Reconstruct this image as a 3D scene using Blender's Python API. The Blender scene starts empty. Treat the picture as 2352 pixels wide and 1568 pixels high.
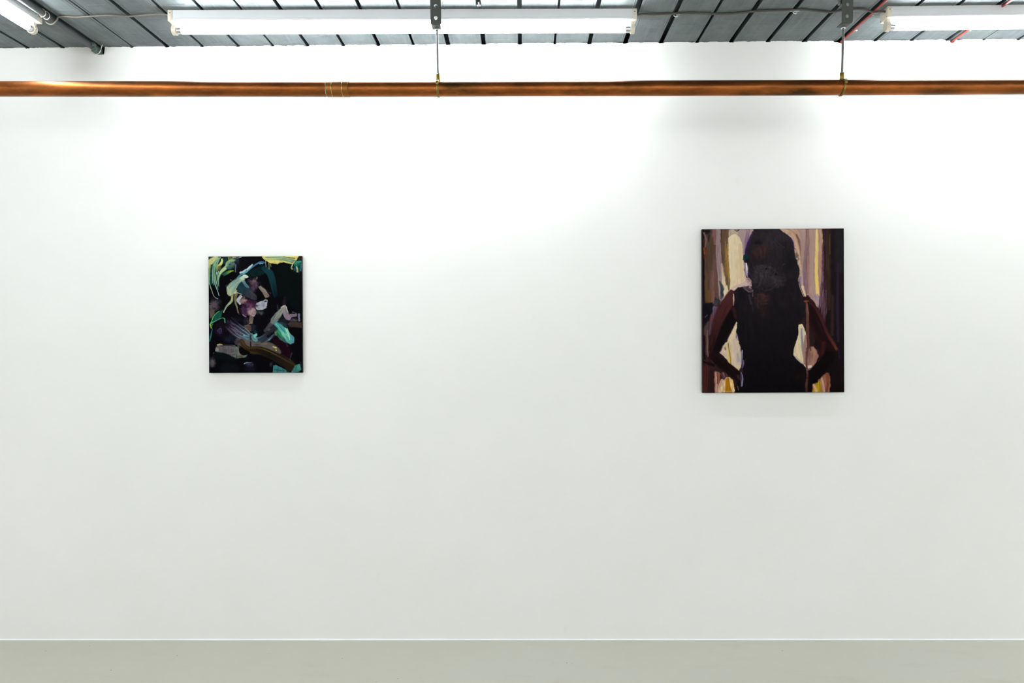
import bpy, bmesh, math, random
import numpy as np
from mathutils import Vector, Matrix

sc = bpy.context.scene
COL = sc.collection
PI = math.pi

# ------------------------------------------------------------------ helpers
def s2l(c):
    return tuple(((v/255)/12.92 if v/255 <= .04045 else ((v/255+.055)/1.055)**2.4) for v in c)

def new_mat(name):
    m = bpy.data.materials.new(name); m.use_nodes = True
    nt = m.node_tree
    return m, nt, nt.nodes['Principled BSDF']

def plain(name, rgb, rough=.5, metal=0., spec=.5):
    m, nt, b = new_mat(name)
    b.inputs['Base Color'].default_value = (*s2l(rgb), 1)
    b.inputs['Roughness'].default_value = rough
    b.inputs['Metallic'].default_value = metal
    b.inputs['Specular IOR Level'].default_value = spec
    return m

def node(nt, t, **kw):
    n = nt.nodes.new(t)
    for k, v in kw.items():
        setattr(n, k, v)
    return n

def mix_rgb(nt, fac, a, b):
    n = node(nt, 'ShaderNodeMix', data_type='RGBA')
    for s, v in ((0, fac), (6, a), (7, b)):
        if hasattr(v, 'is_linked'):
            nt.links.new(v, n.inputs[s])
        else:
            n.inputs[s].default_value = v if s == 0 else (*v, 1)
    return n.outputs[2]

def noise(nt, scale, detail=4, rough=.55, vec=None, mapscale=None):
    n = node(nt, 'ShaderNodeTexNoise')
    n.inputs['Scale'].default_value = scale
    n.inputs['Detail'].default_value = detail
    n.inputs['Roughness'].default_value = rough
    tc = node(nt, 'ShaderNodeTexCoord')
    v = tc.outputs['Object']
    if mapscale:
        mp = node(nt, 'ShaderNodeMapping')
        mp.inputs['Scale'].default_value = mapscale
        nt.links.new(v, mp.inputs['Vector']); v = mp.outputs['Vector']
    nt.links.new(v, n.inputs['Vector'])
    return n.outputs['Fac']

def ramp(nt, src, p0, p1, c0=(0, 0, 0), c1=(1, 1, 1)):
    r = node(nt, 'ShaderNodeValToRGB')
    r.color_ramp.elements[0].position = p0; r.color_ramp.elements[0].color = (*c0, 1)
    r.color_ramp.elements[1].position = p1; r.color_ramp.elements[1].color = (*c1, 1)
    nt.links.new(src, r.inputs['Fac'])
    return r.outputs['Color']

def bump(nt, b, src, strength, dist=.001):
    n = node(nt, 'ShaderNodeBump')
    n.inputs['Strength'].default_value = strength
    n.inputs['Distance'].default_value = dist
    nt.links.new(src, n.inputs['Height']); nt.links.new(n.outputs['Normal'], b.inputs['Normal'])

def obj(name, bm, mat, parent=None, smooth=None):
    me = bpy.data.meshes.new(name)
    bmesh.ops.recalc_face_normals(bm, faces=bm.faces)
    bm.to_mesh(me); bm.free()
    o = bpy.data.objects.new(name, me); COL.objects.link(o)
    if mat: me.materials.append(mat)
    if parent is not None: o.parent = parent
    if smooth is not None:
        me.shade_smooth()
        me.set_sharp_from_angle(angle=math.radians(smooth))
    return o

def empty(name, loc=(0, 0, 0), rot=(0, 0, 0)):
    o = bpy.data.objects.new(name, None); COL.objects.link(o)
    o.location = loc; o.rotation_euler = rot; o.empty_display_size = .05
    return o

def tag(o, label, cat, group=None):
    o['label'] = label; o['category'] = cat
    if group: o['group'] = group
    return o

def struct(o):
    o['kind'] = 'structure'; return o

def bx(bm, x0, x1, y0, y1, z0, z1, bev=0, seg=2):
    r = bmesh.ops.create_cube(bm, size=1)
    vs = r['verts']
    bmesh.ops.scale(bm, vec=(x1-x0, y1-y0, z1-z0), verts=vs)
    bmesh.ops.translate(bm, vec=((x0+x1)/2, (y0+y1)/2, (z0+z1)/2), verts=vs)
    if bev:
        es = list({e for v in vs for e in v.link_edges})
        bmesh.ops.bevel(bm, geom=es, offset=bev, segments=seg, affect='EDGES', profile=.5)

def cyl(bm, p0, p1, r0, r1=None, seg=24, bev=0):
    p0 = Vector(p0); p1 = Vector(p1); r1 = r0 if r1 is None else r1
    d = p1-p0
    q = d.to_track_quat('Z', 'Y').to_matrix().to_4x4()
    r = bmesh.ops.create_cone(bm, cap_ends=True, segments=seg, radius1=r0, radius2=r1, depth=d.length,
                              matrix=Matrix.Translation((p0+p1)/2) @ q)
    if bev:
        es = list({e for v in r['verts'] for e in v.link_edges if len(e.link_faces) == 2 and any(len(f.verts) > 4 for f in e.link_faces)})
        bmesh.ops.bevel(bm, geom=es, offset=bev, segments=2, affect='EDGES', profile=.5)

def spline(pts, n):
    P = np.array(pts, float)
    if len(P) == 1: return np.repeat(P, n, 0)
    P = np.vstack([2*P[0]-P[1], P, 2*P[-1]-P[-2]])
    out = []
    m = len(P)-3
    for k in range(n):
        t = k/(n-1)*m; i = min(int(t), m-1); t -= i
        a, b, c, d = P[i:i+4]
        out.append(.5*(2*b+(c-a)*t+(2*a-5*b+4*c-d)*t*t+(3*b-a-3*c+d)*t**3))
    return np.array(out)

def sweep(bm, pts, r, seg=10, n=None):
    """a round tube along a smooth path; r is a number or a function of 0..1"""
    P = spline(pts, n or len(pts)*8)
    rings = []
    T0 = None
    for k, p in enumerate(P):
        t = Vector(P[min(k+1, len(P)-1)]-P[max(k-1, 0)]).normalized()
        up = Vector((0, 0, 1)) if abs(t.z) < .95 else Vector((1, 0, 0))
        a = t.cross(up).normalized(); b = a.cross(t).normalized()
        rr = r(k/(len(P)-1)) if callable(r) else r
        rings.append([bm.verts.new(Vector(p)+a*math.cos(q)*rr+b*math.sin(q)*rr) for q in (2*PI*i/seg for i in range(seg))])
    for A, B in zip(rings, rings[1:]):
        for i in range(seg):
            bm.faces.new((A[i], A[(i+1) % seg], B[(i+1) % seg], B[i]))
    bm.faces.new(rings[0]); bm.faces.new(rings[-1][::-1])

def extrude_profile(bm, prof, axis, a0, a1):
    """closed 2-D profile extruded along axis x or y (profile in the other horizontal axis and z)"""
    def P(u, v, w):
        return (w, u, v) if axis == 'x' else (u, w, v)
    A = [bm.verts.new(P(u, v, a0)) for u, v in prof]
    B = [bm.verts.new(P(u, v, a1)) for u, v in prof]
    n = len(prof)
    for i in range(n):
        bm.faces.new((A[i], A[(i+1) % n], B[(i+1) % n], B[i]))
    bm.faces.new(A[::-1]); bm.faces.new(B)

# ------------------------------------------------------------------ materials
# white wall paint
m, nt, b = new_mat('wall_paint')
f = noise(nt, 1.3, 5, .6)
c1 = mix_rgb(nt, ramp(nt, f, .35, .7), s2l((233, 234, 232)), s2l((237, 237.4, 236)))
f2 = noise(nt, 9, 3, .6, mapscale=(1, 1, .7))
c2 = mix_rgb(nt, ramp(nt, f2, .70, .80), c1, s2l((228, 230, 228)))
nt.links.new(c2, b.inputs['Base Color'])
b.inputs['Roughness'].default_value = .6
b.inputs['Specular IOR Level'].default_value = .25
bump(nt, b, noise(nt, 60, 4, .6), .12, .001)
WALL = m
PAINTW = plain('skirting_paint', (242, 243, 241), .45, spec=.35)

# painted concrete floor
m, nt, b = new_mat('floor_paint')
f = noise(nt, .9, 6, .6)
c1 = mix_rgb(nt, ramp(nt, f, .35, .68), s2l((185, 184, 171)), s2l((189, 188, 177)))
f2 = noise(nt, 7, 5, .65, mapscale=(.45, 1.5, 1))
c2 = mix_rgb(nt, ramp(nt, f2, .56, .85), c1, s2l((178, 177, 163)))
v = node(nt, 'ShaderNodeTexVoronoi'); v.inputs['Scale'].default_value = 17; v.inputs['Randomness'].default_value = 1
tc = node(nt, 'ShaderNodeTexCoord'); mp = node(nt, 'ShaderNodeMapping'); mp.inputs['Scale'].default_value = (1, 1.3, 1)
nt.links.new(tc.outputs['Object'], mp.inputs['Vector']); nt.links.new(mp.outputs['Vector'], v.inputs['Vector'])
sp = ramp(nt, v.outputs['Distance'], .030, .055, (1, 1, 1), (0, 0, 0))
f3 = ramp(nt, noise(nt, 6.1, 2, .5), .52, .58)
mul = node(nt, 'ShaderNodeMath', operation='MULTIPLY')
nt.links.new(sp, mul.inputs[0]); nt.links.new(f3, mul.inputs[1])
c3 = mix_rgb(nt, mul.outputs[0], c2, s2l((92, 88, 76)))
f4 = ramp(nt, noise(nt, 34, 3, .6, mapscale=(.4, 1.3, 1)), .70, .80)
c4 = mix_rgb(nt, f4, c3, s2l((160, 159, 144)))
nt.links.new(c4, b.inputs['Base Color'])
b.inputs['Roughness'].default_value = .55
b.inputs['Specular IOR Level'].default_value = .3
bump(nt, b, noise(nt, 40, 4, .6), .15, .001)
FLOOR = m

# galvanised steel deck
m, nt, b = new_mat('deck_steel')
f = noise(nt, 9, 8, .7, mapscale=(1, .7, 1))
c1 = mix_rgb(nt, ramp(nt, f, .3, .72), s2l((78, 87, 90)), s2l((112, 120, 121)))
f2 = noise(nt, 60, 3, .6, mapscale=(1, .05, 1))
f2r = ramp(nt, f2, .5, .9)
c2 = mix_rgb(nt, f2r, c1, s2l((116, 123, 124)))
nt.links.new(c2, b.inputs['Base Color'])
b.inputs['Metallic'].default_value = .06
b.inputs['Roughness'].default_value = .55
b.inputs['Specular IOR Level'].default_value = .25
bump(nt, b, noise(nt, 90, 4, .6), .1, .001)
DECK = m

# weathered copper
m, nt, b = new_mat('copper')
f = noise(nt, 5, 7, .65, mapscale=(.7, 2, 2))
c1 = mix_rgb(nt, ramp(nt, f, .30, .66), s2l((92, 52, 24)), s2l((166, 94, 42)))
f2 = noise(nt, 3, 5, .6, mapscale=(1.1, 3, 3))
c2 = mix_rgb(nt, ramp(nt, f2, .52, .70), c1, s2l((78, 52, 24)))
f3 = noise(nt, 16, 5, .6, mapscale=(.18, 3, 3))
c3 = mix_rgb(nt, ramp(nt, f3, .60, .74), c2, s2l((104, 58, 26)))
nt.links.new(c3, b.inputs['Base Color'])
b.inputs['Metallic'].default_value = .9
rr = node(nt, 'ShaderNodeMapRange'); rr.inputs['To Min'].default_value = .26; rr.inputs['To Max'].default_value = .50
nt.links.new(f2, rr.inputs['Value']); nt.links.new(rr.outputs['Result'], b.inputs['Roughness'])
COPPER = m
COPPER2 = plain('coupling_copper', (138, 88, 42), .45, .9)
SOLDER = plain('bright_joint', (190, 148, 98), .3, 1)
VERDI = plain('flux_residue', (150, 170, 150), .6, .2)
BRASS = plain('brass', (122, 106, 48), .4, .8)
ZINC = plain('zinc_steel', (108, 112, 108), .45, .7)
BRKT = plain('bracket_steel', (80, 82, 79), .55, .5)
CHROME = plain('bright_steel', (225, 230, 232), .25, 1)
CONDUIT = plain('dark_conduit_paint', (74, 78, 80), .5, .35)
FITTING = plain('dark_green_fitting', (72, 88, 82), .5, .3)
CABLE = plain('grey_brown_cable', (96, 92, 86), .5)
CABLED = plain('dark_brown_cable', (62, 58, 54), .5)
REDC = plain('red_sheath', (150, 58, 50), .5)
HOUSE = plain('white_enamel', (226, 229, 233), .4)
CAPW = plain('ivory_plastic', (222, 216, 200), .45)
BLACK = plain('black_plastic', (24, 23, 24), .5)
DARK = plain('screw_dark', (70, 66, 62), .5, .5)
PUTTY = plain('old_plaster', (205, 204, 198), .8)

m = bpy.data.materials.new('lit_tube'); m.use_nodes = True
nt = m.node_tree; nt.nodes.clear()
em = nt.nodes.new('ShaderNodeEmission'); out = nt.nodes.new('ShaderNodeOutputMaterial')
TUBE_L = 90.0
em.inputs['Color'].default_value = (.935, .975, 1, 1); em.inputs['Strength'].default_value = TUBE_L
nt.links.new(em.outputs[0], out.inputs[0])
TUBE = m

# ------------------------------------------------------------------ room shell
ZC = 2.551                     # underside of the deck
X0, X1, Y0 = -3.8, 3.8, -5.6
rng = random.Random(4)
GR = [(-2.1251, .015), (-1.9724, .015), (-1.8124, .016), (-1.6713, .006), (-1.5209, .016), (-1.3689, .011), (-1.2151, .011),
      (-1.0652, .008), (-.9155, .013), (-.7621, .011), (-.6108, .013), (-.4615, .009), (-.3124, .016), (-.1597, .016),
      (-.0053, .015), (.1434, .008), (.292, .015), (.4459, .018), (.5979, .017), (.7515, .010), (.8958, .017), (1.051, .015),
      (1.206, .015), (1.3553, .016), (1.5064, .013), (1.6609, .013), (1.8135, .018), (1.9641, .004), (2.1108, .011)]
x = GR[0][0]
while x-.1525 > X0+.03:
    x -= .1525; GR.insert(0, (x, .013))
x = GR[-1][0]
while x+.1525 < X1-.03:
    x += .1525; GR.append((x, .013))

bm = bmesh.new()
YB = .22                       # the deck runs on over the wall head
def strip(bm, prof):
    A = [bm.verts.new((px, Y0, pz)) for px, pz in prof]
    B = [bm.verts.new((px, YB, pz)) for px, pz in prof]
    for i in range(len(prof)-1):
        bm.faces.new((A[i], A[i+1], B[i+1], B[i]))
prof = [(X0-.1, ZC)]
for gx, gw in GR:
    h = gw/2*1.1
    prof += [(gx-h-.0125, ZC), (gx-h-.0105, ZC-.0014), (gx-h-.0085, ZC), (gx-h-.0012, ZC), (gx-h, ZC+.0012),
             (gx-h-.016, ZC+.053), (gx+h+.016, ZC+.053), (gx+h, ZC+.0012), (gx+h+.0012, ZC), (gx+h+.0085, ZC),
             (gx+h+.0105, ZC-.0014), (gx+h+.0125, ZC)]
prof.append((X1+.1, ZC))
strip(bm, prof)
# pressed dashes across each flat
for i in range(len(GR)-1):
    a, c = GR[i][0], GR[i+1][0]
    if a < -2.7 or c > 2.8: continue
    cx = (a+c)/2
    off = -.041 if i % 2 else -.0825
    off += rng.uniform(-.004, .004)
    for k in range(14):
        y = off-k*.0845
        hl = .036; hw = .0019; hh = .0008
        x0, x1 = cx-hl, cx+hl
        lo = [bm.verts.new(p) for p in ((x0-.002, y, ZC+.0002), (x0+.003, y-hw, ZC+.0002), (x1-.003, y-hw, ZC+.0002), (x1+.002, y, ZC+.0002), (x1-.003, y+hw, ZC+.0002), (x0+.003, y+hw, ZC+.0002))]
        t0 = bm.verts.new((x0+.004, y, ZC-hh)); t1 = bm.verts.new((x1-.004, y, ZC-hh))
        for fc in ((lo[0], lo[1], t0), (lo[1], lo[2], t1, t0), (lo[2], lo[3], t1), (lo[3], lo[4], t1), (lo[4], lo[5], t0, t1), (lo[5], lo[0], t0)):
            bm.faces.new(fc)
ceil = struct(obj('ceiling', bm, DECK))
# roof slab above the deck keeps the room closed
bm = bmesh.new(); bx(bm, X0-.1, X1+.1, Y0-.1, YB+.05, ZC+.056, ZC+.16)
struct(obj('trim_1', bm, plain('slab_concrete', (60, 60, 60), .9)))

bm = bmesh.new(); bx(bm, X0-.1, X1+.1, Y0-.1, .2, -.12, 0)
struct(obj('floor', bm, FLOOR))

# back wall with a hand-finished plaster edge under the deck
bm = bmesh.new()
xs = np.arange(X0-.1, X1+.1001, .004)
r2 = np.random.RandomState(7)
jit = np.convolve(r2.randn(len(xs)), np.ones(5)/5, 'same')*.0022
spk = np.where(r2.rand(len(xs)) > .985, -r2.rand(len(xs))*.002, 0)
ztop = ZC-.0008+np.minimum(jit, .0006)+spk
for gx, gw in GR:
    k = np.abs(xs-gx) < gw/2+.003
    ztop[k] -= .0035+.001*r2.rand(k.sum())
k = np.abs(xs+1.812) < .021; ztop[k] = ZC-.030-.004*r2.rand(k.sum())
k = np.abs(xs-1.361) < .010; ztop[k] = ZC-.010-.005*r2.rand(k.sum())
k = np.abs(xs-1.832) < .009; ztop[k] = ZC-.013-.004*r2.rand(k.sum())
k = np.abs(xs-1.340) < .010; ztop[k] = ZC-.007
rows = []
for zz, yy in ((0, 0), (2.30, 0), (None, 0), (None, .2), (0, .2)):
    rows.append([bm.verts.new((px, yy, zt if zz is None else zz)) for px, zt in zip(xs, ztop)])
for A, B in zip(rows, rows[1:]):
    for i in range(len(xs)-1):
        bm.faces.new((A[i], A[i+1], B[i+1], B[i]))
bm.faces.new([r[0] for r in rows]); bm.faces.new([r[-1] for r in rows][::-1])
struct(obj('wall_back', bm, WALL))
for nm, b4 in (('wall_left', (X0-.2, X0, Y0-.1, 0)), ('wall_right', (X1, X1+.2, Y0-.1, 0)), ('wall_front', (X0-.2, X1+.2, Y0-.2, Y0))):
    bm = bmesh.new(); bx(bm, *b4, 0, ZC+.05); struct(obj(nm, bm, WALL))

# white paint bead where the wall meets the floor
bm = bmesh.new()
xs = np.arange(X0, X1+.001, .012)
r3 = np.random.RandomState(3)
hh = .0036+np.convolve(r3.randn(len(xs)), np.ones(9)/9, 'same')*.0013
hh = np.clip(hh, .0018, .007)
rows = []
for a in np.linspace(0, PI/2, 6):
    rows.append([bm.verts.new((px, -math.cos(a)*h_*1.05, math.sin(a)*h_)) for px, h_ in zip(xs, hh)])
for A, B in zip(rows, rows[1:]):
    for i in range(len(xs)-1):
        bm.faces.new((A[i], A[i+1], B[i+1], B[i]))
struct(obj('baseboard_back', bm, PAINTW, smooth=60))

# ------------------------------------------------------------------ strip lights
def make_batten():
    """1.79 m single-tube batten along +x from the origin; origin on the deck, body depth along y"""
    L = 1.792
    root = empty('ceiling_light')
    bm = bmesh.new()
    pr = [(-.028, 0), (-.028, -.031), (-.0292, -.0325), (-.0292, -.0385), (-.0277, -.040), (.0277, -.040), (.0292, -.0385), (.0292, -.0325), (.028, -.031), (.028, 0)]
    extrude_profile(bm, pr, 'x', .012, L-.012)
    obj('housing', bm, HOUSE, root, 25)
    for e, sg in ((0, 1), (L, -1)):
        bm = bmesh.new()
        a, c = sorted((e, e+sg*.0165))
        bx(bm, a, c, -.0302, .0302, -.0415, 0, .0012)
        cap = obj('end_cap', bm, CAPW, root, 25)
        for p0, p1 in (((e+sg*.009, -.0300, -.012), (e+sg*.009, -.0312, -.012)), ((e+sg*.0005, -.022, -.035), (e-sg*.0008, -.022, -.035)), ((e+sg*.0005, .022, -.035), (e-sg*.0008, .022, -.035))):
            bm = bmesh.new(); cyl(bm, p0, p1, .0017, seg=10)
            obj('screw', bm, DARK, cap)
        # lamp holder: tongue with a round foot
        bm = bmesh.new()
        zt = -.0665
        pr = [(-.013, -.040), (-.0105, -.050)]
        pr += [(.0175*math.cos(t), zt+.0175*math.sin(t)) for t in np.linspace(PI-.55, 2*PI+.55, 19)]
        pr += [(.0105, -.050), (.013, -.040)]
        a, c = sorted((e+sg*.006, e+sg*.0205))
        extrude_profile(bm, pr, 'x', a, c)
        es = [ed for ed in bm.edges if len(ed.link_faces) == 2 and ed.calc_face_angle(0) > 1.2]
        bmesh.ops.bevel(bm, geom=es, offset=.0014, segments=2, affect='EDGES')
        obj('lamp_holder', bm, CAPW, root, 30)
    bm = bmesh.new()
    cyl(bm, (.041, 0, -.0665), (L-.041, 0, -.0665), .0129, seg=28)
    tube = obj('fluorescent_tube', bm, TUBE, root, 40)
    for a, c in ((.0205, .041), (L-.041, L-.0205)):
        bm = bmesh.new()
        cyl(bm, (a, 0, -.0665), (c, 0, -.0665), .0131, seg=28, bev=.0015)
        obj('tube_cap', bm, CHROME, tube, 40)
    for a in (.058, L-.058):
        bm = bmesh.new()
        cyl(bm, (a, -.016, -.039), (a, -.016, -.0415), .0032, seg=12)
        obj('fixing_screw', bm, DARK, root)
    return root

def copy_tree(o, parent=None):
    c = o.copy(); COL.objects.link(c)
    if parent is not None: c.parent = parent
    for ch in o.children: copy_tree(ch, c)
    return c

GL = 'fluorescent strip lights on the ceiling'
bat = make_batten()
bat.location = (-1.3484, -.3018, ZC); bat.rotation_euler = (0, 0, .0128)
tag(bat, 'long white fluorescent strip light parallel to the wall, in the middle, above the copper pipe', 'light', GL)
b3 = copy_tree(bat); b3.location = (1.3965, -.2785, ZC); b3.rotation_euler = (0, 0, -.006)
tag(b3, 'white fluorescent strip light at the right edge, its near end beside the red cable', 'light', GL)
b2 = copy_tree(bat); b2.location = (-1.8735, -.3105, ZC); b2.rotation_euler = (0, 0, -PI/2-.004)
tag(b2, 'white fluorescent strip light in the left corner, end-on to the wall beside the dark conduit', 'light', GL)

# ------------------------------------------------------------------ copper pipe
PR = .0272
pipe_pts = [(X0+.02, -.42, 2.239), (-3, -.42, 2.232), (-1.9273, -.42, 2.2233), (-.69, -.42, 2.2125), (-.31, -.42, 2.2100), (.785, -.42, 2.2048), (1.83, -.42, 2.2008), (2.8, -.42, 2.197), (X1-.02, -.42, 2.193)]
def pipe_z(x):
    return float(np.interp(x, [p[0] for p in pipe_pts], [p[2] for p in pipe_pts]))
root = empty('copper_pipe', (-.68, -.42, pipe_z(-.68)))
tag(root, 'long horizontal brown copper pipe running across the white wall under the ceiling', 'pipe')
def local(pts, r):
    return [(p[0]-r.location.x, p[1]-r.location.y, p[2]-r.location.z) for p in pts]
lx = -.7129
bm = bmesh.new(); sweep(bm, local([p for p in pipe_pts if p[0] < lx]+[(-.684, -.42, pipe_z(-.684))], root), PR, 40, 60)
obj('pipe_length', bm, COPPER, root, 40)
bm = bmesh.new(); sweep(bm, local([(-.664, -.42, pipe_z(-.664))]+[p for p in pipe_pts if p[0] > -.6], root), PR, 40, 60)
obj('pipe_length', bm, COPPER, root, 40)
# coupling: sleeve with two rolled beads
bm = bmesh.new()
ax = lambda x: (x-root.location.x, 0, pipe_z(x)-root.location.z)
cyl(bm, ax(-.7129), ax(-.634), PR+.0013, seg=40, bev=.0006)
cp = obj('coupling', bm, COPPER2, root, 40)
cp['label'] = 'dull brown sleeve joining the two pipe lengths'
for cx in (-.693, -.6546):
    bm = bmesh.new()
    sweep_pts = [(cx-root.location.x, math.cos(t)*(PR+.0014), pipe_z(cx)-root.location.z+math.sin(t)*(PR+.0014)) for t in np.linspace(0, 2*PI, 41)]
    sweep(bm, sweep_pts, .0011, 6, 80)
    obj('bead', bm, SOLDER, cp, 60)
for cx, mm in ((-.7139, VERDI), (-.633, COPPER2)):
    bm = bmesh.new()
    rj = random.Random(5)
    pts = [(cx-root.location.x+rj.uniform(-.0012, .0012), math.cos(t)*(PR+.0004), pipe_z(cx)-root.location.z+math.sin(t)*(PR+.0004)) for t in np.linspace(0, 2*PI, 41)]
    sweep(bm, pts, .0011, 6, 90)
    obj('solder_joint', bm, mm, cp, 60)

# ------------------------------------------------------------------ pipe hangers
def plate_with_holes(bm, outline, holes, y0, y1):
    loops = []
    for lp in [outline]+holes:
        vs = [bm.verts.new((u, y0, v)) for u, v in lp]
        loops += [bm.edges.new((vs[i], vs[(i+1) % len(vs)])) for i in range(len(vs))]
    r = bmesh.ops.triangle_fill(bm, use_beauty=True, edges=loops, normal=(0, -1, 0))
    fs = [g for g in r['geom'] if isinstance(g, bmesh.types.BMFace)]
    ex = bmesh.ops.extrude_face_region(bm, geom=fs)
    bmesh.ops.translate(bm, vec=(0, y1-y0, 0), verts=[g for g in ex['geom'] if isinstance(g, bmesh.types.BMVert)])

def make_hanger():
    """origin at the pipe axis; z up"""
    r = empty('pipe_hanger')
    ztop = ZC-2.2095
    zf = .2235                         # underside of the bracket foot
    circ = lambda cx, cz, rad, n=18: [(cx+rad*math.cos(2*PI*i/n), cz+rad*math.sin(2*PI*i/n)*1.12) for i in range(n)]
    bm = bmesh.new()
    w = .0195
    plate_with_holes(bm, [(-w, ztop-.002), (-w, zf+.004), (-w+.003, zf), (w-.003, zf), (w, zf+.004), (w, ztop-.002)],
                     [circ(0, zf+.0235, .0062), circ(0, zf+.0655, .0062), circ(0, zf+.1035, .0062, 14)], -.0305, -.0270)
    bx(bm, -w-.008, w, -.0305, .012, ztop-.0040, ztop-.0005, .0006)            # top flange under the deck
    A = [(-w+.003, -.030), (w-.003, -.030), (w-.006, .0135), (-w+.001, .0135)]
    lo = [bm.verts.new((u, v, zf)) for u, v in A]; hi = [bm.verts.new((u, v, zf+.0035)) for u, v in A]
    for i in range(4): bm.faces.new((lo[i], lo[(i+1) % 4], hi[(i+1) % 4], hi[i]))
    bm.faces.new(lo[::-1]); bm.faces.new(hi)
    br = obj('bracket', bm, BRKT, r, 30); br['label'] = 'dark steel angle bracket with round holes'
    bm = bmesh.new()
    cyl(bm, (-.0175, .002, ztop-.004), (-.0175, .002, ztop-.014), .0078, seg=6, bev=.0008)
    cyl(bm, (-.0175, .002, ztop-.014), (-.0175, .002, ztop-.040), .0046, seg=12, bev=.0008)
    obj('bolt', bm, ZINC, r, 30)
    bm = bmesh.new(); cyl(bm, (0, 0, .052), (0, 0, zf+.014), .0039, seg=16)
    rod = obj('threaded_rod', bm, ZINC, r, 40)
    for k, z0 in enumerate((zf-.0085, zf+.0035)):
        bm = bmesh.new(); cyl(bm, (0, 0, z0), (0, 0, z0+.0085), .0082, seg=6, bev=.0009)
        obj('nut', bm, CHROME if k == 0 else ZINC, rod, 30)
    bm = bmesh.new(); cyl(bm, (0, 0, .0525), (0, 0, .0575), .0072, seg=6, bev=.0007)
    obj('nut', bm, CHROME, rod, 30)
    # brass ring round the pipe
    bm = bmesh.new()
    n = 40
    R0, R1, hw = PR+.0007, PR+.0038, .0040
    sec = [(R0, -hw), (R1-.001, -hw), (R1, -hw+.0012), (R1, hw-.0012), (R1-.001, hw), (R0, hw)]
    rings = [[bm.verts.new((u, -q*math.cos(t), q*math.sin(t))) for q, u in sec] for t in (2*PI*i/n for i in range(n))]
    for i in range(n):
        A, B = rings[i], rings[(i+1) % n]
        for j in range(6): bm.faces.new((A[j], A[(j+1) % 6], B[(j+1) % 6], B[j]))
    ring = obj('clip_ring', bm, BRASS, r, 40)
    bm = bmesh.new()
    cyl(bm, (0, 0, .0295), (0, 0, .0535), .0078, seg=20, bev=.001)
    obj('boss', bm, BRASS, ring, 40)
    for sg in (-1, 1):
        bm = bmesh.new()
        bx(bm, -.0045, .0045, min(sg*.029, sg*.0385), max(sg*.029, sg*.0385), .004, .0165, .0012)
        lug = obj('lug', bm, BRASS, ring, 30)
        bm = bmesh.new(); cyl(bm, (0, sg*.034, .0165), (0, sg*.034, .0205), .0044, seg=12, bev=.0008)
        obj('screw', bm, CHROME, lug, 30)
    return r

GH = 'hangers carrying the copper pipe'
h2 = make_hanger()
h2.location = (1.1705, -.42, pipe_z(1.1705)); h2.rotation_euler = (0, .031, 0)
tag(h2, 'grey steel rod hanger with brass ring, right one, beside the red cable end', 'pipe hanger', GH)
h1 = copy_tree(h2)
h1.location = (-.3050, -.42, pipe_z(-.305)); h1.rotation_euler = (0, -.016, 0)
tag(h1, 'grey steel rod hanger with brass ring, in front of the middle strip light', 'pipe hanger', GH)

# ------------------------------------------------------------------ conduit at the left
root = empty('steel_conduit', (-1.816, -.02, 2.535))
tag(root, 'dark grey round conduit running along the ceiling into the wall beside the left strip light', 'conduit')
bm = bmesh.new(); cyl(bm, (0, -4.2, 0), (0, -.030, 0), .0125, seg=28, bev=.003)
obj('tube', bm, CONDUIT, root, 40)
bm = bmesh.new()
cyl(bm, (.004, -.030, -.003), (.005, .001, -.004), .0135, seg=8, bev=.001)
bx(bm, -.009, .017, -.018, .03, -.018, .006, .002)
obj('wall_socket', bm, FITTING, root, 30)
bm = bmesh.new()
cyl(bm, (.0165, -.050, .001), (.0165, -.034, .001), .0085, seg=14, bev=.0015)
bx(bm, .004, .017, -.046, -.036, -.006, .010, .001)
obj('clamp_lug', bm, FITTING, root, 30)
bm = bmesh.new()
rp = random.Random(9)
pts = [(-.019, -.001, -.019), (-.008, -.004, -.024), (.004, -.004, -.026), (.016, -.003, -.021), (.024, -.003, -.008), (.027, -.002, .008), (.030, -.001, .017)]
sweep(bm, pts, lambda t: .0010+.0012*abs(math.sin(t*13)), 7, 40)
obj('plaster_rim', bm, PUTTY, root, 60)

# two pale ties round the conduit where the cable leaves the corner light
for k, (yy, lb) in enumerate(((-.330, 'thin pale loop tied round the dark conduit, next to the left light end'),
                              (-.352, 'thin pale loop round the dark conduit, the one nearer the room'))):
    bm = bmesh.new()
    pts = [(.0140*math.cos(t), -.006*math.sin(t*.5), .0140*math.sin(t)) for t in np.linspace(-PI*.98, .55*PI, 12)]
    pts = [(-.026, .004, -.008)]+pts
    sweep(bm, pts, .0012, 6, 60)
    o = obj('cable_tie', bm, CAPW, None, 60); o.location = (-1.816, yy, 2.535)
    tag(o, lb, 'cable tie', 'ties round the conduit')

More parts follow.
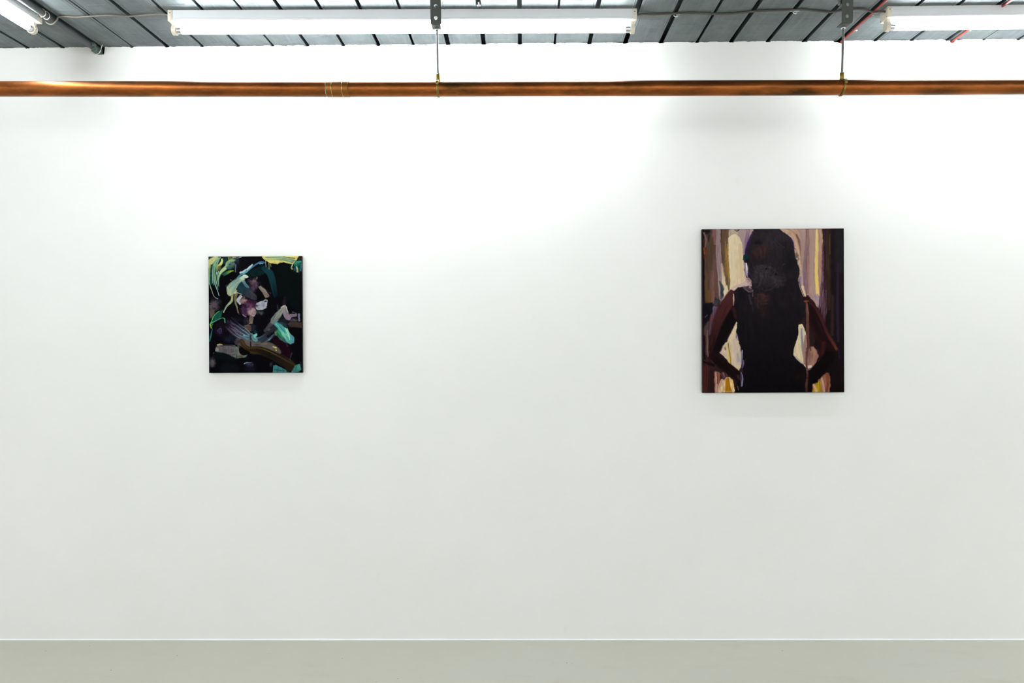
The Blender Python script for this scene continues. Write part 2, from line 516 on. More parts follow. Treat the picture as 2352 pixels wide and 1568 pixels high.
# ------------------------------------------------------------------ cables
def cable(name, pts, r, mat, label, n=None):
    bm = bmesh.new()
    sweep(bm, pts, r, 10, n or len(pts)*10)
    return tag(obj(name, bm, mat, None, 60), label, 'cable')
zl = ZC-.0045
cable('power_cable', [(-1.8400, -.3060, ZC-.016), (-1.829, -.300, ZC-.033), (-1.812, -.296, ZC-.0345), (-1.799, -.293, ZC-.018), (-1.785, -.295, zl), (-1.721, -.288, zl), (-1.647, -.296, zl), (-1.584, -.298, zl), (-1.525, -.290, zl),
      (-1.454, -.299, zl), (-1.382, -.314, zl-.004), (-1.352, -.318, ZC-.014)], .0034, CABLE,
      'thin grey cable crossing the ceiling from the left light to the middle light')
CR = [(.447, -.282, ZC-.014), (.470, -.278, ZC-.008), (.513, -.268, zl), (.59, -.272, zl), (.669, -.276, zl), (.743, -.267, zl), (.803, -.266, zl), (.859, -.276, zl), (.914, -.288, zl), (.997, -.291, zl), (1.076, -.295, zl), (1.131, -.285, zl),
      (1.185, -.274, zl), (1.231, -.285, zl), (1.268, -.295, zl), (1.306, -.295, zl), (1.335, -.288, zl-.003), (1.352, -.286, zl-.0075), (1.368, -.289, zl-.0075), (1.385, -.292, ZC-.012), (1.398, -.292, ZC-.014)]
cable('power_cable', CR, .0040, CABLED, 'wavy dark brown cable crossing the ceiling from the middle light to the right light')
cable('red_cable', [(1.3612, .03, ZC-.006), (1.3612, -.02, ZC-.005), (1.3614, -.10, ZC-.0052), (1.3606, -.17, ZC-.0048), (1.3618, -.24, ZC-.0052), (1.3620, -.36, ZC-.0048), (1.3615, -.7, ZC-.005), (1.362, -1.4, ZC-.005), (1.362, -2.6, ZC-.005)], .0047, REDC,
      'red fire cable along a ceiling groove, ending at the wall behind the right rod hanger', 90)
cable('red_cable', [(1.8335, .03, ZC-.008), (1.8335, -.02, ZC-.006), (1.8325, -.09, ZC-.005), (1.8310, -.20, ZC-.005), (1.8308, -.36, ZC-.005), (1.831, -.8, ZC-.005), (1.831, -2.6, ZC-.005)], .0044, REDC,
      'red fire cable passing above the right strip light near the right edge', 80)

# clips that hold the cables
def cable_clip(x, y, label):
    r = empty('cable_clip', (x, y, ZC))
    bm = bmesh.new()
    bx(bm, -.016, .020, -.0045, .0045, -.0016, -.0002, .0004)
    obj('plate', bm, CHROME, r, 30)
    bm = bmesh.new()
    pts = [(-.006, -.008*0, -.001)]+[(.002+.0075*math.cos(t), 0, -.0035-.0075*math.sin(t)) for t in np.linspace(PI*.95, .05*PI, 9)]
    sweep(bm, pts, .0022, 7, 30)
    obj('hook', bm, CHROME, r, 60)
    return tag(r, label, 'cable clip', 'bright clips under the brown cable')
cable_clip(.601, -.2595, 'small bright metal clip under the brown cable, nearer the middle light')
cable_clip(1.055, -.2785, 'small bright metal clip under the brown cable, nearer the right hanger')

def saddle(x, y, label, zc=ZC-.005):
    r = empty('red_cable_clip', (x, y, ZC))
    bm = bmesh.new()
    n = 14
    dz = zc-ZC
    A = []
    for t in np.linspace(PI*1.05, 2*PI-.05, n):
        A.append((.0056*math.cos(t), .0056*math.sin(t)+dz))
    inn = [(.0049*math.cos(t), .0049*math.sin(t)+dz) for t in np.linspace(PI*1.05, 2*PI-.05, n)]
    extrude_profile(bm, A+inn[::-1], 'y', -.005, .005)
    obj('strap', bm, REDC, r, 40)
    bm = bmesh.new(); bx(bm, .0045, .020, -.0055, .0055, -.0024, -.0004, .0005)
    tb = obj('tab', bm, CAPW, r, 30); tb['label'] = 'off-white fixing tab'
    bm = bmesh.new(); cyl(bm, (.0135, 0, -.0024), (.0135, 0, -.0042), .0028, seg=10)
    obj('screw', bm, BRASS, r, 30)
    return tag(r, label, 'cable clip', 'saddle clips on the red cables')
saddle(1.3618, -.235, 'red saddle clip with pale tab on the left red cable, farther from the wall')
saddle(1.3614, -.098, 'red saddle clip with pale tab on the left red cable, close to the wall')
saddle(1.8325, -.085, 'red saddle clip on the right red cable, below the right strip light')

# black wedge clip in the groove above the middle light
bm = bmesh.new()
bx(bm, -.0085, .0085, -.010, .012, -.0045, -.0005, .001)
cyl(bm, (.001, -.030, -.002), (.001, .022, -.002), .0034, seg=12, bev=.001)
o = obj('groove_clip', bm, BLACK, None, 30); o.location = (-.1590, -.350, ZC)
tag(o, 'small black clip in the ceiling groove just above the middle strip light', 'clip')

# ------------------------------------------------------------------ paintings
class Noise:
    def __init__(s, seed): s.g = np.random.RandomState(seed).rand(256, 256)
    def __call__(s, x, y):
        xi = np.floor(x).astype(int); yi = np.floor(y).astype(int)
        fx = x-xi; fy = y-yi
        fx = fx*fx*(3-2*fx); fy = fy*fy*(3-2*fy)
        g = s.g
        a = g[yi % 256, xi % 256]; b_ = g[yi % 256, (xi+1) % 256]; c = g[(yi+1) % 256, xi % 256]; d = g[(yi+1) % 256, (xi+1) % 256]
        return (a*(1-fx)+b_*fx)*(1-fy)+(c*(1-fx)+d*fx)*fy

def sstep(a, b_, x):
    t = np.clip((x-a)/(b_-a), 0, 1); return t*t*(3-2*t)

class Canvas:
    """paint laid down stroke by stroke on a fine grid; coordinates in the units given by `view`"""
    def __init__(s, nx, ny, face, base, seed):
        s.nx, s.ny = nx, ny; s.face = face; s.bc = .26
        s.c = np.zeros((ny, nx, 3))+np.array(base, float)
        s.h = np.zeros((ny, nx)); s.N = Noise(seed); s.k = seed
        s.view(0, 0, 1)
        jj, ii = np.mgrid[0:ny, 0:nx].astype(float)
        s.wx = (s.N(ii/9, jj/9)-.5)*1.3+(s.N(ii/3+50, jj/3)-.5)*.7
        s.wy = (s.N(ii/9+90, jj/9+31)-.5)*1.3+(s.N(ii/3+20, jj/3+77)-.5)*.7
    def view(s, ox, oy, sc_): s.v = (ox, oy, sc_)
    def T(s, pts):
        ox, oy, q = s.v; x0, x1, y0, y1 = s.face
        P = np.array(pts, float)
        return np.stack([((ox+P[:, 0]/q)-x0)/(x1-x0)*(s.nx-1), ((oy+P[:, 1]/q)-y0)/(y1-y0)*(s.ny-1)], 1)
    def S(s):
        return (s.nx-1)/(s.face[1]-s.face[0])/s.v[2]
    def _box(s, P, pad):
        a = np.floor(P.min(0)-pad).astype(int); b_ = np.ceil(P.max(0)+pad).astype(int)
        i0, j0 = max(a[0], 0), max(a[1], 0); i1, j1 = min(b_[0], s.nx-1), min(b_[1], s.ny-1)
        if i1 <= i0 or j1 <= j0: return None
        jj, ii = np.mgrid[j0:j1+1, i0:i1+1].astype(float)
        sl = (slice(j0, j1+1), slice(i0, i1+1))
        return sl, ii+s.wx[sl], jj+s.wy[sl]
    def stroke(s, pts, w, cols, st=None, mix=.5, soft=.32, nb=7, dry=.0, alpha=1., hgt=.4, rag=.12):
        s.k += 1; k = s.k
        P = s.T(pts); sc_ = s.S()
        n = max(14, len(pts)*7)
        P = spline(P, n)
        wl = np.atleast_1d(np.array(w, float))*sc_/2*1.12
        W = np.interp(np.linspace(0, 1, n), np.linspace(0, 1, len(wl)), wl)
        cl = np.array(cols, float).reshape(-1, 3)
        bb = s._box(P, W.max()*1.3+3)
        if bb is None: return
        sl, X, Y = bb
        D = np.full(X.shape, 1e9); U = np.zeros(X.shape); Q = np.zeros(X.shape); HW = np.ones(X.shape); OV = np.zeros(X.shape)
        W = np.maximum(W, .9)
        seg = np.linalg.norm(np.diff(P, axis=0), axis=1); L = np.concatenate([[0], np.cumsum(seg)]); tot = max(L[-1], 1e-6)
        for i in range(n-1):
            d = P[i+1]-P[i]; l2 = d@d
            if l2 < 1e-9: continue
            tr = ((X-P[i, 0])*d[0]+(Y-P[i, 1])*d[1])/l2; t = np.clip(tr, 0, 1)
            ov = (np.maximum(-tr, 0) if i == 0 else 0)+(np.maximum(tr-1, 0) if i == n-2 else 0)
            ex = X-P[i, 0]-t*d[0]; ey = Y-P[i, 1]-t*d[1]
            hw = W[i]+(W[i+1]-W[i])*t
            q = np.hypot(ex, ey)/np.maximum(hw, .3)
            m_ = q < D
            D[m_] = q[m_]; U[m_] = ((L[i]+t*seg[i])/tot)[m_]; HW[m_] = hw[m_]
            OV[m_] = (ov*math.sqrt(l2)*np.ones(X.shape))[m_]
            Q[m_] = (np.sign(d[0]*ey-d[1]*ex)*q)[m_]
        wm = W.mean(); n1 = min(nb, wm/1.7); n2 = min(nb*2.3, wm/1.2)
        b1 = s.N(Q*n1+k*7.3, U*tot/26+k*3.1); b2 = s.N(Q*n2+k*1.7, U*tot/40+k*5.9)
        br = .6*b1+.4*b2
        edge = 1-rag*(br-.5)*2
        a = 1-sstep(edge-soft-.6/np.maximum(HW, 1), edge+.6/np.maximum(HW, 1), D)
        if dry:
            a *= sstep(0, .25, br-.75*np.clip((U-(1-dry))/dry, 0, 1)+.02)
        a *= 1-sstep(-.8, 1.2, OV-HW*.85*br)
        a = a*alpha
        cu = np.linspace(0, 1, len(cl)) if len(cl) > 1 else np.array([0.])
        C = np.stack([np.interp(U, cu, cl[:, j]) for j in range(3)], -1) if len(cl) > 1 else np.broadcast_to(cl[0], X.shape+(3,)).copy()
        if st is not None:
            sl_ = np.array(st, float).reshape(-1, 3)
            su = np.linspace(0, 1, len(sl_))
            C2 = np.stack([np.interp(U, su, sl_[:, j]) for j in range(3)], -1)
            f_ = (sstep(.42, .68, br)*mix*1.6).clip(0, 1)[..., None]
            C = C*(1-f_)+C2*f_
        C = C*(1+(br-.5)*s.bc)[..., None]
        s.c[sl] = s.c[sl]*(1-a[..., None])+C*a[..., None]
        s.h[sl] = s.h[sl]*(1-a*.8)+hgt*a*(.35+.9*br)
    def blob(s, poly, col, soft=3, alpha=1., hgt=.25, var=.14, col2=None, gdir=None):
        """filled outline, soft is the feather in view units"""
        s.k += 1; k = s.k
        P = s.T(poly); f_ = max(soft*s.S(), .6)
        bb = s._box(P, f_+2)
        if bb is None: return
        sl, X, Y = bb
        ins = np.zeros(X.shape, bool); D = np.full(X.shape, 1e9); n = len(P)
        for i in range(n):
            a, b_ = P[i], P[(i+1) % n]
            d = b_-a; t = np.clip(((X-a[0])*d[0]+(Y-a[1])*d[1])/max(d@d, 1e-9), 0, 1)
            D = np.minimum(D, np.hypot(X-a[0]-t*d[0], Y-a[1]-t*d[1]))
            cr = ((a[1] > Y) != (b_[1] > Y))
            with np.errstate(all='ignore'):
                ins ^= cr & (X < (b_[0]-a[0])*(Y-a[1])/(b_[1]-a[1])+a[0])
        sd = np.where(ins, D, -D)
        a_ = sstep(-f_*.5, f_*.5, sd+(s.N(X/5+k, Y/5)-.5)*f_*.5)*alpha
        C = np.array(col, float)*np.ones(X.shape+(3,))
        if col2 is not None:
            g = P @ np.array(gdir, float); gg = (X*gdir[0]+Y*gdir[1]-g.min())/max(np.ptp(g), 1e-6)
            C = C*(1-gg.clip(0, 1)[..., None])+np.array(col2, float)*gg.clip(0, 1)[..., None]
        C = C*(1+(s.N(X/4+k*3, Y/14+k)-.5)*var*2)[..., None]
        s.c[sl] = s.c[sl]*(1-a_[..., None])+C*a_[..., None]
        s.h[sl] = s.h[sl]*(1-a_*.7)+hgt*a_*(.6+.6*s.N(X/4+k, Y/7))
    def dab(s, x, y, rx, ry, col, soft=.6, alpha=1., hgt=.2, rot=0, var=.2):
        th = np.linspace(0, 2*PI, 20, endpoint=False); c_, s_ = math.cos(rot), math.sin(rot)
        q = 1-soft*.35
        s.blob([(x+(rx*c_*math.cos(t)-ry*s_*math.sin(t))*q, y+(rx*s_*math.cos(t)+ry*c_*math.sin(t))*q) for t in th], col, soft*min(rx, ry)*1.5, alpha, hgt, var)

def build_painting(name, cv, x0, x1, z0, z1, t, label, side, relief, pname, gain=.84, sat=1.):
    root = tag(empty(name, ((x0+x1)/2, -.003, z0)), label, 'painting')
    w, h = x1-x0, z1-z0
    nx, ny = cv.nx, cv.ny
    U = np.linspace(-w/2, w/2, nx); V = np.linspace(h, 0, ny)
    XX, ZZ = np.meshgrid(U, V)
    # rounded fold at the four edges
    rad = .0028
    ed = np.minimum(np.minimum(XX+w/2, w/2-XX), np.minimum(ZZ, h-ZZ))
    back = np.where(ed < rad, rad-np.sqrt(np.maximum(rad**2-(rad-np.minimum(ed, rad))**2, 0)), 0)
    fine = Noise(91)
    jj, ii = np.mgrid[0:ny, 0:nx].astype(float)
    hh_ = cv.h*relief+(fine(ii/1.5, jj/1.5)-.5)*.00012
    fade = np.clip(ed/.004, 0, 1)
    YY = -t+.003+back-hh_*fade
    co = np.stack([XX, YY, ZZ], -1).reshape(-1, 3)
    idx = np.arange(nx*ny).reshape(ny, nx)
    q = np.stack([idx[:-1, :-1], idx[1:, :-1], idx[1:, 1:], idx[:-1, 1:]], -1).reshape(-1, 4)
    me = bpy.data.meshes.new(pname)
    me.vertices.add(len(co)); me.vertices.foreach_set('co', co.ravel().astype(np.float32))
    me.loops.add(q.size); me.loops.foreach_set('vertex_index', q.ravel().astype(np.int32))
    me.polygons.add(len(q)); me.polygons.foreach_set('loop_start', np.arange(0, q.size, 4, dtype=np.int32))
    me.update(calc_edges=True); me.shade_smooth()
    c = np.clip(cv.c, 0, 255)/255
    c = np.where(c <= .04045, c/12.92, ((c+.055)/1.055)**2.4)
    lum = (c*np.array([.25, .65, .10])).sum(-1, keepdims=True)
    c = np.maximum((lum+(c-lum)*sat)*gain-.0014, .0003)
    at = me.color_attributes.new('paint', 'FLOAT_COLOR', 'POINT')
    at.data.foreach_set('color', np.concatenate([c.reshape(-1, 3), np.ones((nx*ny, 1))], 1).ravel().astype(np.float32))
    mt, nt, b = new_mat(pname+'_oil')
    a = node(nt, 'ShaderNodeAttribute', attribute_name='paint')
    nt.links.new(a.outputs['Color'], b.inputs['Base Color'])
    b.inputs['Roughness'].default_value = .42
    b.inputs['Specular IOR Level'].default_value = .018
    me.materials.append(mt)
    o = bpy.data.objects.new('paint_layer', me); COL.objects.link(o); o.parent = root
    bm = bmesh.new()
    bx(bm, -w/2, w/2, -t+.003+rad*.8, .001, 0, h, .0012)
    obj('canvas_sides', bm, side, root, 40)
    bm = bmesh.new()
    for b4 in ((-w/2+.004, w/2-.004, .004, .044), (-w/2+.004, w/2-.004, h-.044, h-.004)):
        bx(bm, b4[0], b4[1], -.006, .0025, b4[2], b4[3])
    for sx in (-1, 1):
        a0, a1 = sorted((sx*(w/2-.004), sx*(w/2-.044))); bx(bm, a0, a1, -.006, .0025, .044, h-.044)
    obj('stretcher', bm, plain('pine', (190, 160, 120), .7), root)
    return root
# ---- the smaller painting: dark abstract with teal, yellow and mauve strokes
cv = Canvas(401, 499, (478.6, 693.0, 588.4, 856.0), (9, 8, 13), 11)
q1 = (474, 582, 13.067); q3 = (474, 690, 9.225); v1 = (450, 570, 4.611)
S, B, Dd = cv.stroke, cv.blob, cv.dab
cv.view(*v1)
B([(840, 170), (1110, 170), (1110, 700), (960, 560), (860, 500)], (7, 15, 16), 60, hgt=.05)
B([(470, 95), (760, 95), (740, 160), (640, 170), (500, 240), (440, 300), (400, 250), (450, 160)], (14, 12, 17), 40, hgt=.05)
Dd(600, 800, 380, 200, (12, 10, 18), 1, hgt=.05)
Dd(190, 600, 65, 75, (72, 64, 74), 1); Dd(165, 690, 40, 60, (92, 82, 80), 1); Dd(240, 560, 50, 30, (34, 32, 46), 1)
cv.view(*q1)
B([(60, 95), (330, 95), (480, 330), (420, 700), (380, 920), (230, 960), (100, 900), (70, 700)], (16, 52, 54), 45)
B([(60, 95), (140, 95), (130, 170), (60, 210)], (12, 60, 42), 20)
B([(480, 95), (650, 95), (640, 240), (560, 320), (480, 300)], (24, 50, 52), 40)
S([(160, 380), (140, 600), (150, 900)], [60, 60, 30], (28, 66, 70))
S([(110, 330), (98, 600), (90, 850), (110, 940), (160, 1100), (200, 1230), (260, 1310), (350, 1355)], [70, 46, 36, 30, 22, 20, 16, 24], [(150, 160, 80), (110, 150, 95), (112, 165, 110), (130, 170, 130), (160, 170, 150), (130, 170, 150)], hgt=.7)
S([(340, 120), (265, 260), (215, 450), (185, 650), (200, 850), (250, 1000)], [130, 110, 80, 64, 44, 16], [(150, 190, 135), (135, 185, 140), (150, 200, 145), (150, 205, 155), (100, 150, 150)], (90, 140, 120), .6, hgt=.8, dry=.25)
S([(310, 320), (250, 450), (235, 650), (250, 850), (300, 1020), (345, 1150), (382, 1262)], [56, 46, 40, 34, 26, 20, 26], [(110, 165, 130), (120, 170, 140), (140, 190, 165), (110, 170, 185)], hgt=.7)
S([(285, 125), (200, 190), (110, 270), (70, 340), (75, 420)], [110, 140, 110, 70, 40], [(218, 216, 130), (226, 220, 140), (206, 196, 100), (160, 140, 60)], (190, 190, 110), hgt=.9)
S([(200, 230), (150, 310)], [110, 60], (205, 210, 140), soft=.6)
S([(430, 110), (390, 170), (340, 290), (295, 500), (275, 700), (310, 900), (390, 960)], [30, 50, 40, 30, 24, 18, 10], [(150, 195, 140), (130, 180, 140), (120, 170, 150)], (80, 130, 110), hgt=.6)
S([(470, 160), (475, 230), (430, 320), (370, 370), (335, 440), (325, 520)], [50, 76, 80, 70, 40, 20], [(196, 214, 110), (232, 226, 110), (218, 205, 88), (150, 140, 60), (120, 110, 50)], (200, 205, 120), hgt=1)
Dd(385, 430, 60, 80, (112, 104, 44), .8, rot=.4)
S([(305, 560), (285, 700), (312, 850), (335, 1000), (362, 1095)], [52, 40, 30, 20, 10], [(206, 216, 150), (190, 205, 135), (120, 175, 175)], (120, 160, 120), hgt=.8)
S([(370, 520), (330, 700), (345, 900), (385, 1010)], [30, 26, 20, 8], [(150, 190, 150), (130, 185, 170), (60, 120, 130)], hgt=.6)
S([(860, 200), (740, 220), (650, 290), (610, 400), (500, 500), (420, 590), (378, 700), (362, 820), (385, 985)], [70, 110, 120, 120, 110, 80, 44, 30, 12], [(110, 145, 120), (150, 195, 140), (150, 195, 140), (196, 220, 155), (190, 216, 150), (150, 200, 140), (120, 185, 150), (60, 120, 130)], (130, 180, 120), .6, hgt=.9)
Dd(745, 350, 160, 130, (72, 104, 96), .8); Dd(690, 420, 100, 60, (52, 100, 86), .7); Dd(790, 300, 90, 60, (92, 120, 112), .9); Dd(720, 330, 60, 30, (44, 82, 84), .9)
S([(615, 420), (680, 470), (800, 460)], [30, 24, 10], (40, 78, 78))
S([(672, 110), (680, 220)], [36, 26], (122, 150, 22)); S([(700, 130), (820, 150)], 60, (122, 140, 72), (80, 96, 50)); S([(800, 110), (900, 118)], [46, 36], (172, 152, 122)); S([(860, 160), (880, 200)], 40, (110, 140, 100))
Dd(930, 210, 80, 90, (42, 58, 74), .9); Dd(960, 300, 60, 120, (24, 36, 46), 1); S([(900, 140), (1050, 105)], [40, 26], [(60, 84, 96), (150, 192, 182)])
S([(885, 330), (880, 450), (878, 558)], [46, 34, 26], (88, 108, 118))
S([(820, 512), (700, 540), (600, 592), (510, 655)], [20, 80, 100, 50], [(165, 190, 20), (112, 160, 22), (40, 112, 60), (14, 66, 70)], soft=.4)
S([(400, 640), (520, 600), (600, 540)], [10, 40, 30], (34, 90, 70), soft=.6)
Dd(742, 785, 15, 15, (130, 152, 142), .5); Dd(610, 980, 40, 60, (24, 56, 84), 1)
B([(1200, 600), (1300, 520), (1568, 390), (1760, 340), (1860, 430), (1720, 640), (1500, 680), (1300, 690), (1230, 680)], (7, 32, 33), 30)
S([(1600, 480), (1800, 400), (1850, 520)], [140, 120, 60], (8, 26, 30), soft=.7)
S([(932, 745), (1000, 662), (1100, 612), (1190, 560), (1290, 480), (1400, 395), (1500, 325), (1590, 280), (1680, 262), (1768, 290)], [46, 56, 60, 64, 54, 50, 50, 56, 66, 50], [(40, 150, 165), (56, 130, 150), (78, 168, 178), (80, 172, 182), (60, 130, 160), (50, 104, 145), (58, 120, 160), (60, 110, 150), (34, 60, 90)], (50, 110, 140), .6, hgt=.8)
S([(1600, 310), (1690, 300), (1700, 322)], [24, 26, 16], (84, 170, 200)); S([(1760, 300), (1800, 350)], [50, 30], (22, 34, 54), soft=.7)
for a in ([(1010, 585), (1065, 558)], [(1088, 560), (1195, 485)], [(1222, 482), (1300, 410), (1388, 335)]):
    S(a, [50, 62, 46], (200, 218, 222), (150, 190, 210), .5, rag=.3, hgt=1)
S([(1180, 672), (1080, 730), (980, 790), (860, 880), (760, 960), (690, 1060), (690, 1190)], [90, 130, 160, 190, 190, 170, 110], [(196, 212, 190), (150, 186, 150), (172, 198, 150), (150, 184, 150), (140, 172, 142), (136, 164, 140), (190, 195, 125)], (104, 136, 136), .7, nb=6, hgt=.8)
S([(1010, 730), (1120, 700), (1220, 700)], [40, 84, 70], [(180, 205, 175), (206, 218, 198)], hgt=1)
S([(626, 1000), (635, 1150), (690, 1258)], [24, 34, 40], (214, 210, 120)); S([(720, 1230), (760, 1290)], 50, (160, 150, 100))
B([(1000, 880), (1090, 830), (1170, 980), (1250, 1040), (1330, 1150), (1420, 1320), (1300, 1280), (1150, 1230), (1000, 1120), (905, 1060), (930, 980)], (16, 52, 64), 18, col2=(48, 46, 66), gdir=(.3, 1))
S([(1085, 790), (1150, 880), (1190, 970), (1262, 1015)], [70, 80, 80, 30], [(176, 190, 170), (112, 150, 160), (60, 130, 140), (150, 170, 190)], (70, 110, 125), hgt=.7)
S([(890, 1045), (935, 980), (995, 880)], [26, 24, 16], (192, 206, 162)); S([(900, 1120), (960, 1170), (1040, 1224)], [16, 24, 14], (166, 166, 126)); S([(930, 1090), (960, 1150)], 26, (20, 110, 110))
S([(785, 1180), (772, 1300), (760, 1400), (690, 1490), (600, 1590), (545, 1690), (510, 1772)], [70, 70, 84, 74, 50, 36, 26], [(150, 130, 100), (190, 180, 120), (206, 206, 146), (176, 190, 140), (150, 170, 140), (160, 180, 150), (212, 216, 182)], (60, 70, 66), .8, hgt=.8)
S([(890, 1150), (870, 1330), (880, 1480), (910, 1600), (930, 1700), (950, 1780)], [120, 80, 60, 46, 36, 40], [(152, 142, 96), (112, 108, 72), (130, 126, 84), (142, 140, 92), (122, 110, 74)], (80, 80, 60), .7, hgt=.6)
S([(950, 1700), (985, 1830)], [30, 14], (84, 74, 66)); S([(830, 1480), (810, 1568)], [40, 30], (30, 40, 62), soft=.7)
Dd(1400, 900, 190, 220, (66, 52, 66), 1); Dd(1440, 830, 90, 80, (128, 90, 82), .9); Dd(1395, 1060, 90, 120, (80, 52, 72), .9); Dd(1490, 960, 70, 130, (86, 66, 88), 1); Dd(1370, 860, 60, 70, (92, 72, 90), 1)
Dd(1515, 740, 40, 50, (98, 108, 108), 1); Dd(1330, 1250, 130, 100, (60, 52, 66), 1); Dd(1490, 1330, 50, 110, (52, 56, 66), 1); Dd(1400, 1350, 100, 60, (58, 48, 56), 1); Dd(1470, 1460, 60, 40, (58, 66, 70), .9)
S([(1590, 1000), (1680, 1090), (1760, 1180), (1815, 1270)], [70, 110, 140, 130], [(130, 114, 106), (140, 124, 110), (150, 130, 112), (150, 122, 104)], (96, 86, 80), .8, hgt=.6)
S([(1600, 930), (1800, 1090), (1900, 1200)], [16, 12, 30], (30, 22, 36)); Dd(1920, 1190, 40, 26, (70, 52, 76), 1)
B([(1540, 1190), (1700, 1160), (1730, 1290), (1640, 1400), (1540, 1450)], (11, 5, 10), 40)
S([(1700, 430), (1800, 500), (1900, 580), (1955, 700), (1990, 850), (2020, 1000), (2050, 1150), (2070, 1290)], [120, 190, 210, 200, 190, 170, 160, 120], [(5, 44, 50), (4, 56, 63), (4, 56, 63), (5, 54, 60), (5, 46, 54), (6, 38, 47), (8, 28, 40), (10, 16, 28)], (8, 48, 56), .4, soft=.22, hgt=.3)
S([(1840, 330), (1850, 420)], [60, 50], (34, 34, 50), soft=.7, alpha=.6)
B([(1670, 92), (1790, 82), (2785, 78), (2720, 190), (2640, 300), (2590, 330), (2480, 310), (2330, 268), (2190, 282), (2125, 328), (2070, 296), (1950, 300), (1900, 280), (1820, 222), (1760, 196), (1700, 150)], (214, 206, 92), 8, hgt=.8)
S([(1780, 120), (2000, 112), (2250, 118), (2450, 165), (2690, 230)], [40, 60, 70, 80, 60], [(190, 200, 110), (150, 180, 120), (166, 186, 126), (150, 176, 130)], (84, 116, 116), .9, nb=5, hgt=.9)
S([(1780, 185), (2050, 178), (2350, 190), (2600, 270)], [40, 60, 80, 70], [(220, 212, 110), (180, 196, 112), (160, 186, 116), (150, 180, 120)], (104, 130, 110), .9, nb=5, hgt=.9)
S([(1800, 215), (1950, 270), (2120, 300), (2290, 255), (2470, 290), (2600, 322)], [24, 40, 40, 26, 30, 20], [(236, 218, 90), (224, 200, 84), (200, 170, 70), (224, 210, 96), (214, 214, 120)], hgt=1)
S([(2310, 95), (2480, 128), (2690, 158)], [10, 20, 24], (56, 54, 32)); S([(2690, 100), (2690, 200)], [60, 30], (226, 212, 90)); S([(2420, 92), (2700, 105)], [30, 40], (230, 216, 92))
Dd(2815, 160, 90, 80, (60, 46, 32), .8); Dd(2840, 110, 40, 50, (40, 30, 28), .8)
S([(1778, 200), (1785, 300), (1795, 405)], [26, 20, 20], (128, 136, 122)); S([(1875, 270), (1885, 380), (1890, 478)], [30, 24, 24], (140, 160, 82)); S([(1930, 290), (1942, 402)], [30, 22], (126, 128, 62))
Dd(2740, 410, 140, 180, (10, 92, 84), .35, hgt=.6); S([(2640, 350), (2740, 270), (2840, 250)], [50, 90, 60], (22, 150, 122), (10, 90, 90), .6, hgt=.8); Dd(2790, 420, 70, 60, (9, 56, 60), .8); Dd(2740, 530, 100, 60, (16, 46, 60), .9)
S([(2590, 330), (2555, 430), (2580, 488)], [20, 44, 40], (216, 226, 152), hgt=1); S([(2700, 390), (2725, 470), (2728, 555)], [26, 50, 56], [(190, 200, 120), (236, 232, 150)], hgt=1); S([(2620, 450), (2660, 540)], [30, 20], (90, 120, 150)); S([(2780, 560), (2778, 640)], [50, 14], (36, 48, 76), soft=.6); S([(2845, 300), (2840, 540)], [24, 18], (64, 140, 150))
Dd(2745, 1200, 120, 400, (14, 12, 17), 1, .6)
cv.view(*v1)
B([(618, 592), (660, 570), (700, 556), (738, 540), (758, 552), (752, 600), (742, 632), (690, 650), (645, 652), (622, 625)], (162, 168, 182), 6, hgt=.7)
Dd(715, 600, 22, 30, (170, 150, 176), .8); Dd(740, 562, 18, 12, (40, 60, 76), .6); S([(628, 570), (632, 590)], 10, (12, 12, 14)); S([(650, 650), (700, 650), (748, 628)], [4, 6, 4], (190, 190, 196)); Dd(680, 680, 50, 30, (60, 58, 62), 1); Dd(690, 690, 14, 24, (84, 90, 76), 1)
Dd(560, 590, 95, 85, (62, 28, 54), 1); S([(478, 505), (450, 548), (468, 588)], [30, 44, 24], (178, 184, 192), rag=.25, hgt=.6); Dd(500, 548, 42, 40, (184, 140, 126), .9); Dd(478, 560, 26, 34, (150, 130, 136), 1)
Dd(505, 655, 44, 60, (74, 40, 74), .9); Dd(570, 600, 60, 28, (92, 50, 82), 1); Dd(588, 668, 52, 46, (166, 136, 140), .7, hgt=.5); Dd(610, 640, 26, 30, (120, 74, 100), .9); Dd(600, 712, 22, 12, (190, 164, 164), .6); S([(495, 700), (515, 712), (530, 728)], [8, 10, 5], (150, 140, 162)); S([(560, 722), (600, 724)], 5, (60, 44, 50))
S([(592, 735), (586, 795)], [34, 28], (112, 102, 88)); Dd(548, 770, 36, 34, (66, 56, 66), 1); Dd(575, 796, 24, 8, (140, 130, 96), .7); Dd(520, 780, 30, 60, (36, 28, 40), 1)
Dd(602, 845, 36, 50, (28, 36, 48), .6); B([(512, 822), (560, 806), (582, 820), (580, 870), (550, 890), (520, 872)], (98, 66, 54), 12); S([(508, 822), (560, 806)], 8, (90, 92, 92)); Dd(632, 890, 24, 24, (14, 58, 60), .7)
S([(330, 800), (420, 868), (510, 925), (600, 975)], [90, 130, 130, 90], [(40, 30, 52), (54, 44, 64), (62, 60, 76), (80, 110, 118)], (90, 84, 104), .9, nb=9, hgt=.6)
for o_, cc in ((0, (92, 86, 110)), (26, (84, 76, 98)), (-30, (72, 76, 96)), (52, (88, 78, 94)), (-58, (66, 62, 76))):
    S([(345-o_*.5, 790+o_), (430-o_*.5, 862+o_), (510-o_*.4, 915+o_), (575-o_*.3, 958+o_*.7)], [5, 9, 8, 5], [cc, cc, (100, 150, 160), (104, 170, 176)], hgt=.7)
S([(500, 925), (560, 945)], [26, 34], (96, 168, 172), (60, 90, 110), .9, nb=5)
S([(575, 925), (580, 980)], [26, 16], (46, 40, 58), soft=.6)
